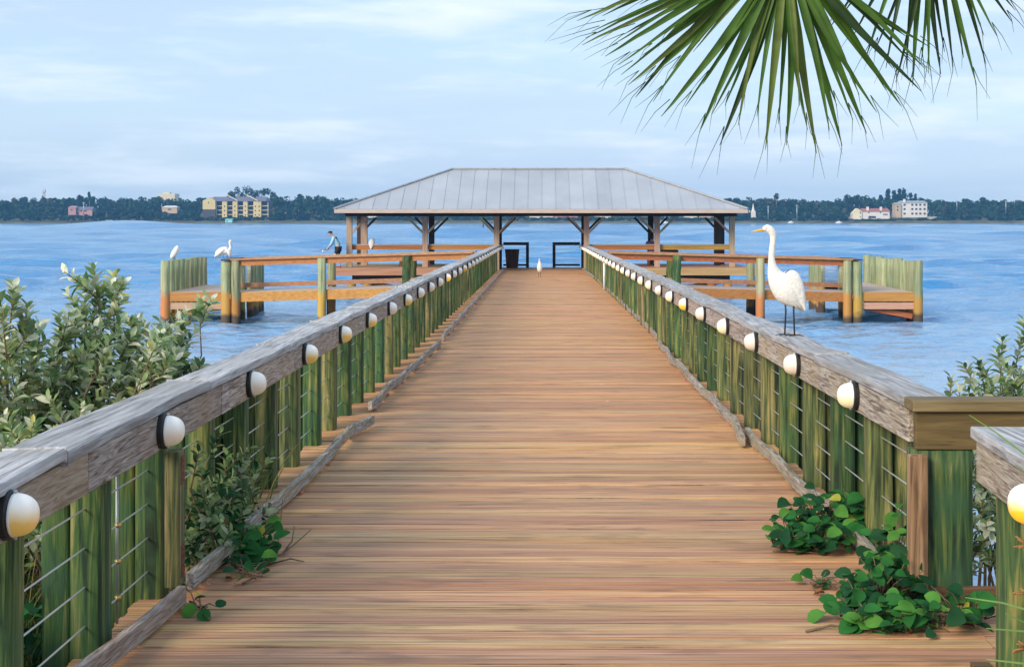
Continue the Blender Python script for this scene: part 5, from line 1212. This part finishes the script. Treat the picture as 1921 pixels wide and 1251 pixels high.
house('house', 'white house seen between the two right hand pavilion post pairs', 1116, 1146, 395, 399, 409, WHITEW, GREYR, [(1124,403,4,2.5),(1136,403,4,2.5)], 1030, 9, .1)
house('house', 'pale house behind the small sailboat', 1284, 1308, 395, 400, 408, WHITEW, GREYR, [(1296,403,5,2)], 1030, 9, .1)
house('house', 'tan house seen at the right end under the pavilion eave', 1312, 1334, 396, 400, 409, TAN, REDR, [(1322,403,5,2)], 1030, 9, .1)
house('boathouse', 'turquoise boathouse on the water in front of the yellow block', 422.5, 435.5, 410.5, 411.5, 418, CYAN, CYAN, [(426,415,2,2)], 1001, 4, .05)
house('boathouse', 'low white boathouse on the left far waterline', 197.5, 208.5, 413.2, 414, 417.5, WHITEW, WHITEW, [(203,416,3,1)], 1001, 4, .05)
house('shed', 'small white waterside building right of the white block', 1744, 1763, 407, 408, 415, WHITEW, WHITEW, [(1752,411,3,2)], 1022, 6, .05)
st = thing('steeple', 'thin white steeple just right of the pavilion roof', 'steeple'); p = at(1413, 400, 1026); zt = at(1413, 381, 1026).z
b = MB(); b.box(p.x-1.5, p.x+1.5, 1024.5, 1027.5, p.z-4, p.z+1.5); b.build('base', WHITEW, st); b = MB(); b.lathe([(1.3,p.z+1.5),(.9,p.z+3),(.01,zt)], (p.x,1026,0), n=8, smooth=False); b.build('spire', WHITEW, st)
tw = thing('lattice_tower', 'faint lattice tower standing above the trees on the left far shore', 'tower'); Y = 1300; p = at(82.5, 372, Y); zt = at(0, 356, Y).z; b = MB()
for sx in (-1,1):
    for sy in (-1,1): b.tube([(p.x+sx*1.8, Y+sy*1.8, 6), (p.x+sx*.5, Y+sy*.5, zt)], .22, 4)
for k in range(9):
    z = 10 + (zt-10)*k/8; w = 1.8 - 1.3*(z-6)/(zt-6); b.beam((p.x-w,Y-w,z),(p.x+w,Y-w,z),.2,.2); b.beam((p.x-w,Y-w,z),(p.x+w*.9,Y-w,z+2.6),.2,.2)
b.build('mast', M['leadmetal'], tw)
b = MB(); b.box(p.x-1.3, p.x+1.3, Y-1.3, Y+1.3, zt-2.4, zt); b.build('cabin', M['leadmetal'], tw)
db = thing('tower_block', 'pale hotel block far away over the left trees', 'building'); Y = 1580; fx = lambda x: at(x,0,Y).x; fz = lambda y: at(0,y,Y).z
b = MB(); b.box(fx(297), fx(328), Y, Y+20, 5, fz(363.5)); b.build('wall', CREAM, db)
b = MB(); b.box(fx(304), fx(316), Y+4, Y+12, fz(363.5)+.01, fz(360.5)); b.build('roof_cabin', CREAM, db)
for i, (x_, yt, yb, lab) in enumerate(((1495,384,412,'grey utility pole left of the red roofed house'),(1441,386,410,'grey utility pole nearest the steeple'),(1795,376,392,'grey utility pole right of the white block'),(1887,376,398,'grey utility pole at the far right of the shore'),(157,379,402,'grey utility pole in front of the mauve house'))):
    r = thing('utility_pole', lab, 'pole', 'utility poles on the far shore'); a, c = at(x_, yt, 1006), at(x_, yb, 1006); b = MB(); b.tube([(a.x,1006,c.z-1),(a.x,1006,a.z)], .28, 6); b.build('pole', M['leadmetal'], r); b = MB(); b.box(a.x-1, a.x+1, 1005.9, 1006.1, a.z-1, a.z-.75); b.build('crossarm', M['leadmetal'], r)
def boat(label, x_, Y, ln, mast=0, rot=0):
    r = thing('sailboat' if mast else 'motorboat', label, 'boat'); p = at(x_, 0, Y); b = MB(); loft(b, smooth_prof([(-ln/2,.35,.35,.7),(-ln/4,.4,.5,1.1),(ln/4,.45,.5,1.0),(ln/2,.7,.05,.05)]), 10); b.build('hull', M['white'], r)
    b = MB(); b.box(-ln*.2, ln*.1, -.6, .6, .91, 1.5); b.build('cabin', M['white'], r)
    if mast:
        b = MB(); b.tube([(.3,0,.9),(.3,0,mast)], .09, 6); b.tube([(.3,0,1.9),(-ln*.45,0,1.9)], .08, 6); b.build('mast', M['white'], r)
    r.location = (p.x, Y, 0); r.rotation_euler.z = rot
boat('tiny white sailboat with a bare mast, seen under the right half of the pavilion roof', 1247, 960, 9, 9.5)
boat('small white boat on the shore under the trees right of the steeple', 1484, 997, 4.5, 0, .3)
boat('small white boat lying left of the red roofed house', 1574, 996, 5, 0)
boat('small white boat left of the low white boathouse', 192, 997, 3.5, 0)
cm = thing('channel_marker', 'green square channel marker on a pile, seen under the left half of the pavilion roof', 'marker'); Y = 480; p = at(906.5, 0, Y)
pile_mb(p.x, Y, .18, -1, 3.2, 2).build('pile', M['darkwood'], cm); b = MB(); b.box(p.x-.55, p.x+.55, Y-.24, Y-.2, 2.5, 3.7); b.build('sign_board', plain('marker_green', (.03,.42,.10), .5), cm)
dk = thing('long_dock', 'long low dark dock along the left far shore in front of the houses', 'dock'); b = MB(); a, c = at(118,0,992), at(205,0,996); b.beam((a.x,992,.9),(c.x,996,.9), 2, .3); b.build('deck', M['darkwood'], dk)
for k in range(12):
    t = k/11; pile_mb(a.x+(c.x-a.x)*t, 992+4*t, .15, -1, 1.5, k).build('pile', M['darkwood'], dk)

# ------------------------------------------------------------------ air between here and the far shore
hm = bpy.data.materials.new('haze_air'); hm.use_nodes = True; hn = hm.node_tree.nodes; hn.clear()
ho = hn.new('ShaderNodeOutputMaterial'); hv = hn.new('ShaderNodeVolumePrincipled'); hv.inputs['Color'].default_value = (.20,.55,1.0,1); hv.inputs['Density'].default_value = .00023; hv.inputs['Anisotropy'].default_value = .0
hm.node_tree.links.new(hv.outputs[0], ho.inputs['Volume'])
b = MB(); b.box(-2000, 2000, -60, 1900, -3, 45); tag(b.build('haze', hm), kind='stuff')
